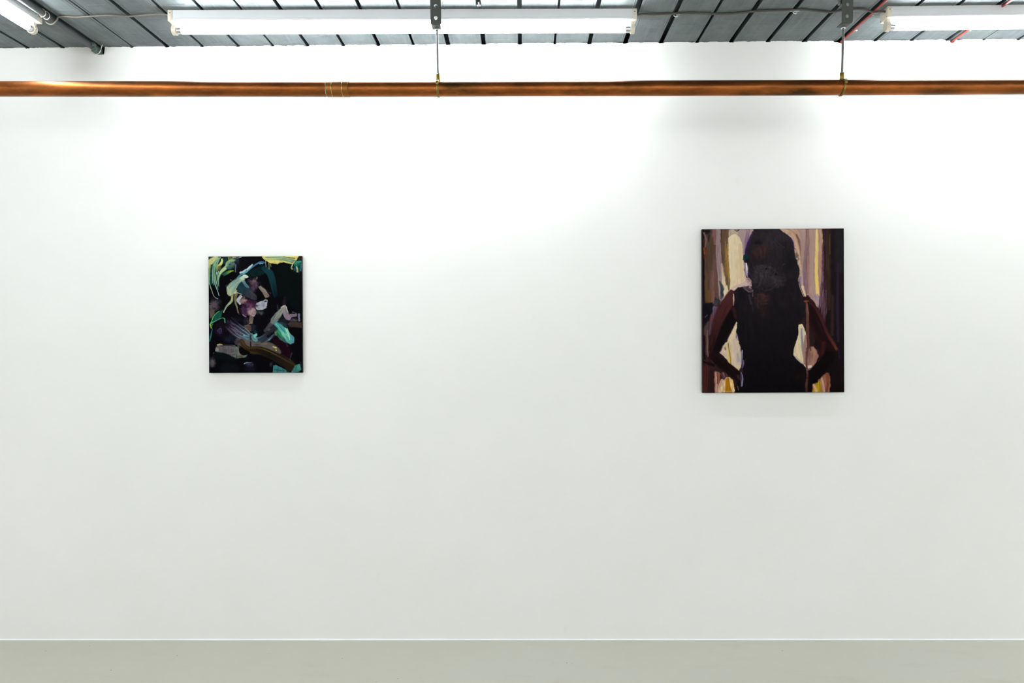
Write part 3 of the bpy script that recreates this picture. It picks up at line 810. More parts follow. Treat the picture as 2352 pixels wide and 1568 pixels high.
S([(605, 940), (640, 975), (700, 972), (780, 920), (850, 855), (895, 800)], [30, 66, 90, 90, 84, 60], [(104, 180, 180), (80, 140, 150), (60, 86, 104), (46, 48, 66), (46, 44, 56), (40, 46, 60)], (100, 160, 170), .7, nb=6, hgt=.7)
S([(600, 945), (640, 912)], [34, 22], (110, 208, 190), hgt=1); S([(592, 900), (604, 935)], [10, 20], (60, 130, 132))
S([(912, 645), (885, 700), (842, 752), (815, 795), (770, 862)], [34, 54, 70, 64, 50], [(150, 158, 132), (146, 154, 130), (132, 142, 126), (112, 112, 112), (68, 62, 72)], (100, 110, 104), .8, hgt=.7)
S([(860, 600), (870, 660)], [16, 26], (40, 46, 62), soft=.7); S([(940, 520), (930, 590)], [14, 50], (36, 30, 42), soft=.8)
Dd(950, 760, 70, 40, (30, 32, 44), 1); Dd(1030, 762, 66, 24, (76, 72, 80), .9)
S([(925, 622), (945, 680), (968, 728), (992, 745)], [56, 64, 64, 40], [(164, 148, 154), (146, 126, 140), (150, 128, 148)], (120, 104, 118), .6, hgt=.6)
S([(902, 625), (912, 660)], [12, 10], (186, 186, 160)); S([(915, 618), (944, 608)], [12, 12], (190, 184, 150)); S([(950, 620), (975, 680)], [14, 6], (180, 190, 160))
S([(1000, 716), (1070, 708)], [40, 34], (122, 106, 118)); S([(1085, 700), (1092, 770)], [30, 20], (104, 104, 122)); S([(1020, 680), (1060, 690)], [20, 10], (70, 60, 76)); S([(1030, 690), (1045, 692)], 10, (14, 12, 16)); S([(1070, 665), (1072, 735)], 9, (6, 6, 10))
S([(1000, 805), (1090, 812), (1130, 820)], [64, 66, 60], (60, 46, 41)); Dd(985, 800, 16, 22, (78, 60, 54), .9)
Dd(930, 800, 40, 24, (20, 46, 52), 1)
B([(798, 965), (870, 935), (960, 1000), (1000, 1060), (1012, 1120), (980, 1185), (925, 1150), (868, 1075)], (28, 7, 19), 36)
S([(860, 905), (900, 950), (960, 1000)], [40, 54, 30], [(40, 80, 84), (60, 96, 100), (40, 76, 84)], soft=.5); S([(868, 872), (895, 900), (922, 936)], [40, 54, 40], (10, 132, 80), hgt=.5); S([(838, 882), (848, 925)], [9, 7], (120, 160, 34))
S([(985, 910), (1018, 950), (1024, 1000)], [20, 44, 26], (66, 138, 150))
S([(858, 806), (910, 853), (950, 905), (985, 965), (1008, 998)], [40, 64, 80, 80, 44], [(104, 214, 184), (86, 180, 170), (112, 206, 172), (96, 196, 170), (60, 160, 150)], (40, 140, 144), .9, nb=5, hgt=1)
S([(885, 820), (930, 870), (955, 905)], [8, 18, 10], (20, 128, 140)); S([(960, 850), (975, 900), (980, 940)], [14, 24, 10], (150, 222, 180)); S([(950, 1000), (968, 1040)], [8, 18], (50, 36, 56), soft=.6); S([(1012, 1110), (990, 1170)], [16, 8], (56, 48, 66), soft=.6)
S([(430, 985), (560, 1015), (680, 1028), (780, 1045), (850, 1085), (882, 1112)], [70, 96, 100, 90, 84, 40], [(72, 62, 62), (100, 88, 88), (98, 88, 86), (92, 84, 80), (98, 90, 80), (84, 78, 66)], (78, 70, 70), .5, hgt=.5)
S([(690, 1015), (745, 1010)], [14, 22], (108, 98, 76)); S([(576, 985), (579, 1062)], [11, 12], (10, 8, 12)); S([(810, 1040), (846, 1056)], [10, 16], (228, 188, 62), hgt=.9); Dd(846, 1080, 8, 10, (226, 190, 66), .4); Dd(640, 1020, 40, 8, (20, 14, 18), .8, .4)
S([(488, 988), (520, 1050), (590, 1090), (680, 1092), (780, 1125), (880, 1172), (970, 1222), (1028, 1265)], [40, 56, 60, 70, 84, 100, 110, 90], [(76, 60, 22), (70, 52, 16), (54, 42, 18), (40, 32, 20), (34, 27, 20), (34, 28, 22), (38, 30, 22), (44, 35, 22)], (50, 38, 18), .5, hgt=.5)
S([(500, 1000), (560, 1068), (680, 1070), (780, 1096), (880, 1146), (970, 1198), (1034, 1236)], [16, 16, 16, 22, 22, 18, 14], [(84, 64, 22), (74, 52, 12), (82, 54, 12), (82, 58, 18), (76, 58, 24), (66, 50, 22)], soft=.5)
S([(1036, 1240), (1030, 1290)], [16, 12], (66, 48, 16), soft=.6)
B([(205, 1085), (215, 1040), (240, 1020), (330, 1024), (420, 1040), (452, 1080), (455, 1115), (495, 1138), (540, 1130), (505, 1160), (430, 1166), (380, 1145), (320, 1112), (260, 1096)], (92, 86, 92), 10, hgt=.4)
Dd(400, 1100, 60, 34, (104, 112, 108), .8); Dd(238, 1060, 30, 36, (136, 136, 100), .7, hgt=.6); S([(222, 1022), (250, 1016), (276, 1020)], [14, 18, 10], (190, 164, 92)); S([(212, 1060), (206, 1085)], [10, 8], (140, 160, 170)); S([(262, 1078), (250, 1095)], 16, (176, 160, 96)); Dd(470, 1140, 40, 20, (84, 86, 62), .7); Dd(410, 1142, 30, 14, (112, 118, 104), .7); S([(340, 1120), (380, 1132), (420, 1125)], [4, 5, 3], (14, 12, 16)); S([(424, 1132), (426, 1160)], 7, (14, 14, 14)); S([(280, 1040), (340, 1032), (420, 1044)], [8, 12, 6], (44, 38, 48), soft=.7); Dd(445, 1050, 20, 40, (70, 66, 72), 1)
B([(160, 1105), (260, 1100), (380, 1150), (540, 1150), (556, 1166), (400, 1192), (220, 1176)], (10, 17, 19), 30)
Dd(172, 1215, 36, 52, (78, 72, 78), .7); Dd(185, 1110, 8, 14, (70, 64, 60), .8)
Dd(350, 1272, 125, 64, (13, 18, 25), .5); Dd(565, 1230, 66, 30, (48, 46, 70), 1); S([(505, 1222), (540, 1210), (590, 1210)], [12, 14, 6], [(120, 150, 160), (80, 100, 120), (60, 66, 90)]); Dd(570, 1280, 90, 30, (24, 21, 36), 1); Dd(790, 1230, 20, 30, (44, 44, 62), 1)
B([(815, 1238), (850, 1242), (950, 1288), (990, 1312), (808, 1314)], (44, 112, 116), 8); S([(820, 1290), (900, 1296)], [16, 10], (24, 72, 92)); B([(1036, 1262), (1060, 1236), (1100, 1230), (1112, 1290), (1085, 1308), (1010, 1312)], (44, 122, 112), 8, hgt=.5); S([(985, 1175), (1030, 1230)], [14, 8], (36, 76, 74)); S([(1106, 1205), (1104, 1290)], 12, (24, 44, 54)); S([(1116, 1150), (1118, 1312)], 16, (8, 8, 12))
B([(288, 654), (240, 670), (192, 712), (156, 784), (204, 770), (262, 720)], (16, 76, 64), 10); S([(240, 665), (190, 712), (152, 794)], [5, 8, 8], (58, 168, 62), hgt=.8); S([(156, 790), (220, 758), (262, 737), (298, 742), (306, 782)], [9, 8, 8, 12, 14], [(60, 190, 110), (50, 150, 100), (52, 150, 112)], hgt=.8); S([(152, 800), (160, 842)], [18, 12], (132, 184, 24), hgt=.8); S([(168, 815), (180, 800)], 8, (40, 110, 90))
S([(172, 850), (154, 930), (140, 982)], [8, 18, 18], (14, 110, 112)); Dd(290, 800, 110, 80, (22, 13, 24), 1); Dd(250, 870, 60, 70, (28, 18, 36), 1)
S([(228, 880), (234, 862), (262, 850), (266, 890), (240, 905)], [8, 10, 16, 14, 5], (76, 62, 102), soft=.6); Dd(240, 880, 8, 10, (30, 20, 36), .7); S([(225, 870), (230, 890)], 7, (100, 92, 140))
Dd(350, 960, 80, 50, (22, 26, 42), 1); Dd(430, 760, 60, 40, (20, 22, 34), 1)
for y_ in (140, 420, 760, 1000, 1200):
    S([(1121, y_), (1123, y_+90)], 8, (34, 26, 26), soft=.6)
# corrections laid over the first pass
cv.view(387, 590, 5.88)
B([(985, 286), (930, 318), (862, 360), (808, 402), (790, 445), (796, 500), (838, 520), (872, 500), (905, 492), (925, 470), (912, 430), (940, 372), (1000, 326), (1045, 300)], (146, 176, 150), 10, col2=(186, 190, 140), gdir=(-.4, 1), hgt=.5)
for k_, (p_, w_, c_) in enumerate((([(1020, 305), (920, 350), (840, 410), (812, 490)], [20, 34, 40, 20], (172, 200, 152)), ([(1000, 320), (930, 370), (880, 430), (862, 500)], [14, 30, 40, 24], (150, 184, 152)), ([(960, 310), (880, 365), (820, 420)], [10, 16, 10], (112, 142, 146)), ([(960, 345), (905, 400), (880, 470)], [8, 14, 10], (116, 146, 140)), ([(795, 420), (800, 470), (830, 512)], [8, 12, 14], (212, 208, 124)), ([(900, 450), (860, 480)], [20, 20], (150, 164, 140)))):
    S(p_, w_, c_, (120, 150, 140), .5, nb=4, hgt=.6)
S([(985, 300), (1030, 262), (1075, 268)], [40, 56, 20], [(182, 206, 180), (212, 224, 206)], hgt=.8)
S([(915, 455), (940, 480), (975, 500), (1000, 505)], [26, 20, 14, 6], [(150, 160, 120), (160, 160, 118), (120, 150, 130)])
B([(945, 372), (985, 330), (1030, 360), (1080, 412), (1120, 430), (1170, 500), (1195, 560), (1160, 585), (1060, 545), (985, 500), (930, 470), (918, 430)], (15, 50, 62), 14, col2=(58, 52, 64), gdir=(.5, 1), hgt=.3)
S([(1010, 330), (1050, 380), (1085, 412)], [30, 40, 14], [(150, 180, 170), (66, 136, 146), (130, 160, 180)], (40, 90, 104), .7)
S([(960, 400), (1000, 470)], [30, 40], (14, 66, 70), soft=.8); S([(1100, 470), (1180, 550)], [60, 50], (66, 58, 66), (44, 44, 58), .6, soft=.9)
S([(1235, 405), (1280, 450), (1310, 500), (1330, 532)], [40, 56, 66, 66], [(140, 124, 118), (146, 132, 118), (150, 134, 116), (152, 122, 104)], (98, 88, 82), .8, nb=6, hgt=.5)
Dd(1240, 530, 60, 50, (10, 5, 10), 1)
Dd(1118, 742, 62, 58, (158, 128, 132), .45, hgt=.5); Dd(1140, 720, 36, 30, (172, 142, 142), 1); Dd(1090, 700, 40, 26, (120, 76, 98), 1); S([(1165, 700), (1180, 750), (1150, 800)], [8, 8, 10], (190, 166, 168), soft=.6); S([(1070, 780), (1110, 800), (1140, 804)], [6, 8, 6], (84, 62, 70), soft=.5)
S([(1000, 690), (1030, 760), (1050, 800)], [50, 60, 20], (74, 40, 74), (52, 26, 50), .6, soft=.6); S([(995, 775), (1025, 800), (1050, 808)], [5, 9, 5], (160, 150, 170)); Dd(1160, 650, 36, 40, (70, 30, 60), 1)
S([(1120, 810), (1108, 850), (1112, 895)], [54, 44, 40], [(112, 102, 92), (116, 106, 90), (128, 118, 88)], (88, 78, 76), .6)
S([(1440, 830), (1380, 910), (1300, 1000)], [60, 70, 50], [(112, 112, 112), (80, 74, 82), (52, 50, 64)], (64, 60, 70), .7, soft=.5); S([(1380, 960), (1470, 890)], [50, 40], (34, 32, 42), soft=.8)
S([(1530, 700), (1470, 780), (1420, 850), (1400, 890)], [36, 70, 84, 50], [(152, 162, 134), (146, 154, 130), (126, 138, 124), (112, 116, 114)], (102, 114, 108), .8, nb=6, hgt=.6); S([(1440, 770), (1410, 840)], [22, 28], (96, 102, 108), soft=.6)
B([(632, 1262), (650, 1205), (690, 1188), (800, 1186), (890, 1192), (940, 1228), (952, 1290), (990, 1332), (1066, 1314), (1040, 1352), (905, 1368), (820, 1322), (740, 1292), (640, 1278)], (92, 84, 90), 10, col2=(102, 108, 96), gdir=(1, .5), hgt=.4)
S([(700, 1200), (790, 1190), (900, 1205)], [12, 20, 10], (40, 34, 44), soft=.7); S([(660, 1240), (655, 1265)], [44, 36], (142, 142, 104), soft=.6); S([(655, 1184), (690, 1178), (724, 1182)], [12, 18, 10], (196, 168, 92), rag=.4); Dd(860, 1270, 70, 36, (108, 112, 106), 1); S([(800, 1308), (850, 1322), (900, 1312)], [4, 5, 3], (16, 14, 18)); S([(912, 1318), (914, 1364)], 7, (14, 14, 14)); Dd(960, 1340, 50, 22, (82, 82, 60), .8); S([(640, 1215), (632, 1265)], [7, 8], (140, 156, 168))
B([(950, 1240), (990, 1222), (1060, 1262), (1100, 1290), (1040, 1322), (985, 1312), (960, 1280)], (7, 5, 8), 16)
S([(975, 1122), (1010, 1190), (1080, 1238), (1190, 1246), (1310, 1280), (1430, 1342), (1540, 1400), (1620, 1460)], [50, 60, 60, 80, 100, 120, 140, 130], [(70, 54, 22), (60, 46, 16), (40, 31, 15), (26, 21, 16), (22, 18, 15), (24, 20, 17), (30, 24, 18), (38, 30, 18)], (34, 26, 14), .4, soft=.25, hgt=.4)
S([(985, 1130), (1060, 1225), (1190, 1226), (1310, 1256), (1430, 1314), (1560, 1384), (1680, 1455), (1690, 1490)], [24, 24, 22, 26, 28, 28, 24, 14], [(80, 62, 22), (68, 50, 14), (72, 50, 12), (80, 58, 18), (70, 54, 22), (58, 44, 20), (60, 46, 20), (56, 42, 16)], soft=.7)
B([(1400, 1560), (1410, 1470), (1440, 1456), (1560, 1516), (1630, 1562)], (44, 114, 116), 8, hgt=.5); S([(1420, 1520), (1560, 1540)], [18, 10], (24, 74, 94), soft=.6); B([(1662, 1540), (1700, 1470), (1760, 1444), (1786, 1520), (1740, 1556), (1640, 1562)], (44, 124, 114), 8, hgt=.5); S([(1600, 1530), (1680, 1480)], [60, 40], (36, 28, 18), soft=.5)
S([(1150, 1060), (1190, 1042)], [30, 24], (112, 208, 190)); S([(1130, 1080), (1170, 1120), (1260, 1110)], [26, 40, 30], [(100, 180, 180), (84, 150, 158), (60, 100, 118)], (60, 110, 124), .8, nb=6)
S([(1215, 1120), (1290, 1095), (1370, 1035), (1440, 965), (1490, 915)], [60, 90, 90, 84, 70], [(52, 66, 78), (50, 50, 66), (38, 38, 50), (42, 40, 48), (44, 42, 50)], (36, 38, 52), .7, nb=6, soft=.6)
S([(1250, 1150), (1330, 1110)], [40, 30], (44, 52, 66), soft=.8); S([(1340, 1080), (1420, 1020)], [50, 40], (12, 11, 15), soft=.9)
Dd(1520, 870, 60, 40, (26, 28, 38), 1); Dd(1560, 930, 50, 40, (22, 44, 50), 1); S([(1500, 880), (1560, 905), (1600, 960)], [20, 30, 20], (30, 56, 60), soft=.8)
S([(1450, 905), (1520, 965), (1570, 1030), (1620, 1100), (1650, 1160)], [60, 80, 96, 90, 50], [(108, 214, 186), (94, 190, 172), (118, 210, 176), (100, 196, 168), (62, 160, 150)], (48, 146, 150), .8, nb=5, hgt=1)
S([(1490, 930), (1545, 990), (1575, 1040)], [10, 24, 10], (20, 128, 140), soft=.6); S([(1570, 960), (1620, 1060), (1635, 1120)], [12, 26, 10], (156, 224, 184), soft=.5)
S([(1640, 1040), (1672, 1100), (1672, 1162)], [14, 40, 24], (66, 140, 152), soft=.5)
Dd(1650, 380, 150, 330, (6, 13, 13), 1, .8, hgt=.05); Dd(1740, 480, 60, 300, (13, 11, 15), 1, .6, hgt=.05); Dd(1570, 600, 40, 60, (34, 28, 38), 1, .6)
Dd(690, 1010, 46, 44, (30, 20, 38), 1); Dd(690, 1010, 26, 28, (70, 58, 94), .9); Dd(694, 1012, 14, 14, (32, 22, 38), .9)
Dd(610, 640, 90, 70, (82, 72, 78), 1, .8); Dd(580, 700, 60, 80, (96, 84, 84), 1, .7); Dd(620, 700, 40, 30, (24, 24, 34), 1, .8)
B([(560, 720), (640, 700), (560, 830)], (88, 76, 70), 20)
B([(735, 716), (680, 732), (620, 780), (572, 880), (640, 860), (715, 800)], (16, 74, 62), 12); S([(690, 728), (620, 785), (565, 905)], [6, 9, 8], (58, 168, 62), hgt=.7); S([(568, 900), (650, 855), (710, 824), (752, 832), (762, 884)], [9, 9, 9, 14, 14], [(60, 190, 110), (50, 150, 100), (52, 150, 112)], hgt=.7); S([(562, 905), (574, 955)], [20, 14], (132, 184, 24), hgt=.7)
Dd(585, 1420, 46, 74, (80, 73, 78), .7, .9); Dd(600, 1360, 30, 30, (40, 38, 54), 1)
Dd(820, 1270, 100, 40, (88, 74, 86), 1, .8); Dd(900, 1250, 40, 40, (92, 96, 88), 1, .8); S([(640, 1282), (760, 1300), (850, 1340), (930, 1370)], [14, 12, 10, 8], (26, 40, 40), soft=.7)
S([(960, 1140), (900, 1150)], [60, 80], (66, 58, 62), (40, 36, 46), .7, soft=.9)
S([(545, 100), (560, 60), (620, 20), (660, 8)], [40, 60, 50, 30], [(198, 186, 96), (214, 210, 120), (226, 222, 140), (200, 206, 130)], (170, 180, 100), .6, hgt=.8)
S([(585, 130), (580, 230), (590, 330)], [24, 30, 16], (24, 56, 60), soft=.6); S([(640, 190), (650, 300), (670, 400)], [10, 14, 8], (20, 44, 50), soft=.6); S([(612, 120), (606, 240), (620, 360)], [8, 10, 6], (34, 74, 70), soft=.6)
SIDE1 = plain('canvas_edge_dark', (46, 40, 38), .6, spec=.2)
build_painting('painting', cv, -1.3402, -.9396, 1.1486, 1.6462, .0175,
               'small dark abstract painting with teal and yellow brush strokes, left on the wall', SIDE1, .0008, 'abstract', .70, .86)

# ---- the larger painting: a dark figure with long hair before a lit curtain
cv = Canvas(421, 489, (1613.2, 1939.5, 525.0, 901.6), (40, 26, 28), 23); cv.bc = .15
S, B, Dd = cv.stroke, cv.blob, cv.dab
cv.view(1580, 500, 3.336)
# left curtain
S([(150, 84), (155, 400), (160, 660)], [80, 80, 80], [(76, 62, 56), (82, 64, 50), (90, 66, 44)], (66, 50, 42), .6, soft=.5, nb=5)
S([(118, 80), (116, 1340)], 24, (26, 15, 20)); S([(131, 160), (128, 310)], [22, 14], (82, 38, 28), soft=.5); S([(124, 225), (128, 275)], 12, (124, 64, 28), soft=.6)
S([(215, 84), (210, 300), (215, 600)], [60, 90, 110], [(112, 80, 74), (100, 72, 68), (92, 66, 60)], (84, 62, 58), .6, nb=6)
S([(198, 160), (180, 280), (165, 460)], [70, 50, 40], [(84, 62, 50), (78, 58, 46), (86, 64, 48)], (70, 52, 42), .5, soft=.7)
S([(190, 410), (192, 640)], [40, 30], (112, 80, 72), (90, 62, 56), .5, soft=.7); S([(200, 90), (212, 200)], [40, 30], (116, 84, 80), soft=.7)
Dd(150, 104, 26, 24, (24, 20, 24), .6); S([(122, 110), (140, 160), (136, 220)], [14, 14, 8], (104, 92, 92), soft=.6); S([(165, 130), (160, 180)], [16, 10], (34, 28, 26), soft=.6)
S([(165, 560), (168, 650)], [26, 30], (98, 68, 38), soft=.7); S([(198, 560), (200, 650)], [16, 20], (116, 78, 64), soft=.7)
S([(236, 84), (236, 250), (248, 420), (262, 620)], [36, 42, 44, 40], [(154, 130, 130), (150, 126, 130), (156, 134, 132), (190, 166, 146)], (126, 104, 108), .6, nb=5, soft=.35)
S([(262, 350), (275, 480), (285, 620)], [20, 36, 40], [(170, 148, 134), (206, 184, 152), (214, 196, 160)], soft=.5)
S([(242, 480), (262, 540), (268, 632)], [10, 36, 50], [(70, 70, 76), (52, 56, 64), (40, 42, 50)], (70, 72, 78), .6, soft=.6, dry=.1)
S([(210, 620), (240, 640), (262, 632)], [20, 30, 14], (44, 44, 52), soft=.5); S([(215, 640), (212, 730)], [40, 50], (66, 66, 72), (48, 46, 54), .8, soft=.6)
B([(310, 84), (505, 84), (480, 180), (450, 300), (425, 420), (320, 420)], (172, 150, 136), 14, var=.1)
S([(420, 90), (432, 250), (450, 440)], [60, 40, 24], [(166, 144, 138), (158, 138, 142), (140, 124, 148)], (150, 126, 132), .7, soft=.5); S([(470, 90), (452, 200), (440, 330)], [46, 40, 24], [(170, 138, 136), (132, 104, 124), (130, 110, 142)], (112, 90, 116), .6, soft=.5)
S([(350, 90), (352, 120)], [60, 30], (178, 160, 140), soft=.6); S([(360, 92), (380, 98), (396, 90)], [4, 7, 4], (24, 20, 26)); S([(372, 98), (378, 100)], 6, (24, 20, 26))
B([(308, 152), (340, 128), (370, 122), (400, 155), (416, 195), (425, 300), (430, 400), (452, 470), (480, 500), (400, 520), (340, 560), (305, 600), (284, 645), (272, 560), (305, 500), (318, 400), (308, 280)], (222, 201, 167), 8, col2=(209, 185, 154), gdir=(1, .1), var=.06, hgt=.4)
S([(335, 160), (338, 300), (345, 470)], [40, 50, 40], (224, 206, 172), (214, 194, 160), .5, soft=.7); S([(400, 200), (405, 330), (412, 450)], [30, 36, 30], (212, 186, 150), (204, 176, 146), .5, soft=.7); S([(338, 260), (340, 390)], 4, (190, 178, 150), soft=.6)
S([(284, 84), (284, 240), (292, 380), (308, 480), (315, 555)], [58, 54, 46, 34, 10], [(96, 74, 56), (106, 80, 60), (122, 92, 62), (126, 96, 62), (104, 92, 70)], (84, 64, 50), .6, nb=6)
S([(303, 200), (300, 300), (312, 420), (316, 540)], [12, 14, 14, 6], [(150, 116, 66), (154, 114, 50), (150, 112, 46), (110, 96, 60)], soft=.5); S([(288, 180), (290, 320)], 8, (140, 108, 72), soft=.7)
S([(300, 590), (350, 545), (420, 515), (470, 495)], [30, 40, 40, 50], [(216, 196, 164), (212, 190, 168), (200, 176, 166), (206, 176, 170)], (186, 160, 156), .5); S([(450, 470), (470, 470), (482, 520)], [24, 30, 24], (202, 166, 162), (176, 140, 140), .7, hgt=.8); S([(470, 540), (490, 545)], [30, 20], (160, 136, 146), (60, 46, 56), .8, rag=.5)
S([(268, 640), (290, 600)], [40, 30], (206, 184, 166), soft=.6); S([(260, 650), (268, 700), (240, 730)], [40, 44, 24], (140, 112, 116), soft=.6)
# right curtain
B([(690, 84), (1035, 84), (1045, 300), (1040, 560), (1020, 650), (1000, 690), (940, 660), (880, 600), (850, 520), (840, 440), (850, 400), (810, 260), (790, 150)], (162, 136, 128), 10, var=.08)
S([(720, 90), (790, 130), (820, 220), (850, 330), (885, 420), (890, 600)], [30, 50, 50, 50, 40, 40], [(206, 172, 150), (202, 164, 138), (206, 170, 142), (200, 168, 146), (186, 158, 150), (214, 184, 152)], (176, 142, 126), .6, nb=5)
S([(790, 90), (830, 120), (862, 210), (876, 330)], [40, 50, 30, 16], [(190, 156, 128), (184, 148, 124), (170, 132, 116), (170, 128, 112)], (160, 124, 106), .6)
S([(832, 128), (858, 190), (868, 270), (868, 350)], [12, 24, 18, 8], [(110, 78, 68), (120, 86, 78), (140, 100, 86), (160, 120, 104)], soft=.4)
S([(880, 84), (888, 250), (882, 420)], [46, 50, 24], [(172, 148, 134), (156, 130, 126), (168, 140, 130)], (150, 122, 116), .6, soft=.5)
S([(915, 84), (918, 200), (905, 400), (905, 600)], [26, 40, 56, 44], [(150, 110, 96), (136, 106, 106), (130, 104, 112), (140, 112, 120)], (112, 82, 92), .7, nb=6, soft=.5); S([(925, 300), (928, 480), (930, 590)], [26, 26, 20], (150, 110, 98), soft=.6)
S([(955, 84), (958, 300), (952, 600)], [46, 52, 56], [(172, 140, 128), (166, 138, 132), (170, 142, 134)], (154, 124, 120), .6, nb=5, soft=.5)
S([(1012, 84), (1022, 200), (1018, 400), (1014, 590)], [40, 36, 36, 26], [(178, 146, 122), (176, 138, 120), (170, 130, 114), (168, 134, 126)], (150, 110, 100), .6, nb=4)
S([(990, 84), (990, 250), (985, 400), (995, 596)], [14, 24, 24, 30], [(236, 208, 130), (226, 194, 122), (232, 198, 108), (234, 200, 112)], (216, 180, 110), .5, soft=.35, hgt=.6)
S([(930, 585), (945, 620)], [30, 36], (160, 124, 118), soft=.6); S([(985, 600), (1000, 640), (1004, 688)], [40, 50, 20], [(160, 140, 146), (160, 142, 154), (150, 130, 146)], (130, 112, 124), .7); S([(862, 455), (858, 500)], [20, 16], (126, 114, 140), soft=.6); S([(880, 530), (896, 600)], [26, 24], (216, 188, 154), soft=.5); S([(920, 610), (980, 650)], [30, 40], (168, 136, 130), soft=.7)
# dark right side
B([(1032, 84), (1202, 84), (1202, 1340), (930, 1340), (1000, 700), (1036, 560), (1046, 300)], (30, 22, 25), 12, col2=(20, 13, 15), gdir=(0, 1), var=.1, hgt=.1)
S([(1050, 84), (1056, 400), (1040, 800)], [36, 40, 30], [(50, 32, 36), (56, 38, 44), (70, 48, 58)], (40, 26, 32), .6, soft=.6); S([(1080, 84), (1078, 300), (1082, 700)], [36, 40, 40], [(54, 40, 36), (58, 44, 30), (44, 30, 28)], (44, 32, 28), .6, soft=.6); S([(1092, 130), (1090, 280)], [6, 8], (86, 66, 30), soft=.7)
S([(1160, 84), (1165, 400)], [80, 80], (34, 32, 34), (26, 24, 28), .5, soft=.6); S([(1152, 350), (1148, 700), (1152, 950)], [30, 34, 30], (38, 30, 46), soft=.8); S([(1110, 600), (1105, 900)], 36, (46, 32, 34), soft=.8)
S([(1036, 200), (1032, 450), (1025, 640), (1012, 790)], [10, 16, 40, 30], [(100, 72, 74), (110, 80, 88), (112, 82, 96), (90, 62, 74)], (70, 46, 56), .8, nb=6, dry=.2); S([(1052, 560), (1050, 720), (1042, 800)], [24, 34, 16], (84, 58, 70), (56, 36, 46), .8, dry=.3)
# below-left background
B([(112, 640), (260, 700), (240, 850), (210, 1100), (200, 1340), (112, 1340)], (48, 28, 28), 30, hgt=.1)
S([(205, 690), (190, 790), (170, 900)], [60, 50, 40], [(104, 84, 106), (112, 88, 112), (70, 48, 60)], (70, 54, 74), .8, soft=.5); S([(145, 800), (140, 1040)], [50, 40], (76, 58, 58), (56, 40, 44), .7, soft=.5)
B([(114, 655), (190, 645), (186, 715), (160, 780), (116, 835)], (17, 15, 22), 14); S([(133, 760), (150, 740)], 3, (90, 92, 96))
S([(148, 860), (146, 960), (152, 1060)], [10, 12, 9], (116, 78, 70)); S([(185, 740), (190, 900), (200, 1090)], [16, 16, 10], [(96, 58, 54), (84, 46, 40), (66, 32, 30)]); S([(175, 900), (170, 1080)], 36, (38, 20, 22), soft=.7); S([(125, 900), (125, 1080)], 20, (20, 12, 16), soft=.6)
S([(130, 1140), (130, 1340)], [60, 50], (66, 34, 30), (46, 24, 24), .7, soft=.6); S([(178, 1180), (176, 1340)], [60, 60], (42, 22, 24), soft=.7)
S([(116, 1092), (150, 1110), (200, 1130)], [26, 24, 20], (24, 12, 16)); S([(118, 1085), (150, 1105)], 6, (70, 44, 50), soft=.6)
# gaps under the arms
B([(380, 790), (374, 860), (386, 940), (402, 1000), (408, 1080), (406, 1140), (394, 1165), (376, 1204), (364, 1170), (330, 1140), (300, 1090), (258, 1045), (228, 1022), (270, 975), (310, 930), (345, 850)], (208, 184, 158), 6, var=.07, hgt=.4)
S([(376, 800), (350, 870), (318, 935)], [20, 36, 36], (222, 200, 164), soft=.5); S([(374, 880), (372, 935)], [14, 24], (122, 116, 136), soft=.5); S([(355, 930), (372, 1000), (385, 1120)], [50, 60, 50], [(206, 184, 164), (206, 186, 166), (200, 178, 166)], (182, 164, 156), .5, soft=.6); S([(250, 1015), (300, 1060)], [30, 30], (208, 178, 170), (190, 158, 156), .6, soft=.6); S([(380, 1040), (388, 1100)], [24, 30], (168, 158, 158), soft=.8); Dd(286, 1000, 10, 16, (130, 110, 110), .8)
S([(300, 962), (304, 1050), (316, 1120)], [14, 20, 10], (204, 184, 130), soft=.4); S([(306, 958), (320, 1040), (328, 1110), (329, 1165)], [7, 12, 12, 6], [(110, 84, 60), (150, 120, 44), (176, 144, 44), (150, 120, 50)], soft=.35); S([(330, 1145), (350, 1150)], [14, 10], (190, 166, 156))
B([(846, 820), (878, 817), (904, 880), (913, 960), (914, 1060), (902, 1145), (870, 1110), (832, 1092), (806, 1052), (812, 1000), (836, 930), (848, 880)], (214, 194, 160), 6, var=.07, hgt=.4)
S([(850, 830), (872, 824)], [14, 18], (226, 206, 160)); S([(872, 850), (874, 930), (882, 1050)], [14, 22, 16], [(140, 136, 142), (126, 122, 138), (150, 144, 146)], soft=.5); S([(890, 860), (896, 960)], [12, 18], (196, 182, 170), soft=.5); S([(904, 900), (896, 1000), (898, 1120)], [14, 36, 30], [(150, 112, 106), (150, 118, 112), (156, 122, 112)], (136, 104, 100), .5); S([(815, 1055), (850, 1098), (880, 1120)], [10, 26, 10], (160, 150, 150), soft=.7)
B([(912, 1010), (935, 988), (962, 985), (986, 1015), (1002, 1058), (985, 1105), (955, 1148), (922, 1158), (912, 1120)], (134, 96, 90), 8, hgt=.3); S([(960, 1000), (972, 1060), (955, 1130)], [20, 30, 24], (166, 122, 92), (150, 108, 84), .6, soft=.6); S([(938, 990), (940, 1020)], [12, 6], (70, 44, 44), soft=.6); S([(985, 1060), (970, 1110)], [26, 16], (140, 98, 90), soft=.6)
B([(1052, 1036), (1064, 1056), (1052, 1098), (1014, 1130), (964, 1164), (1000, 1098), (1020, 1080)], (88, 50, 43), 10); B([(985, 1010), (1000, 1000), (1020, 1060), (1010, 1090), (1000, 1060)], (44, 20, 24), 8)
S([(918, 1145), (945, 1140)], [30, 26], (214, 184, 168), soft=.5); Dd(938, 1168, 22, 14, (150, 164, 168), .6)
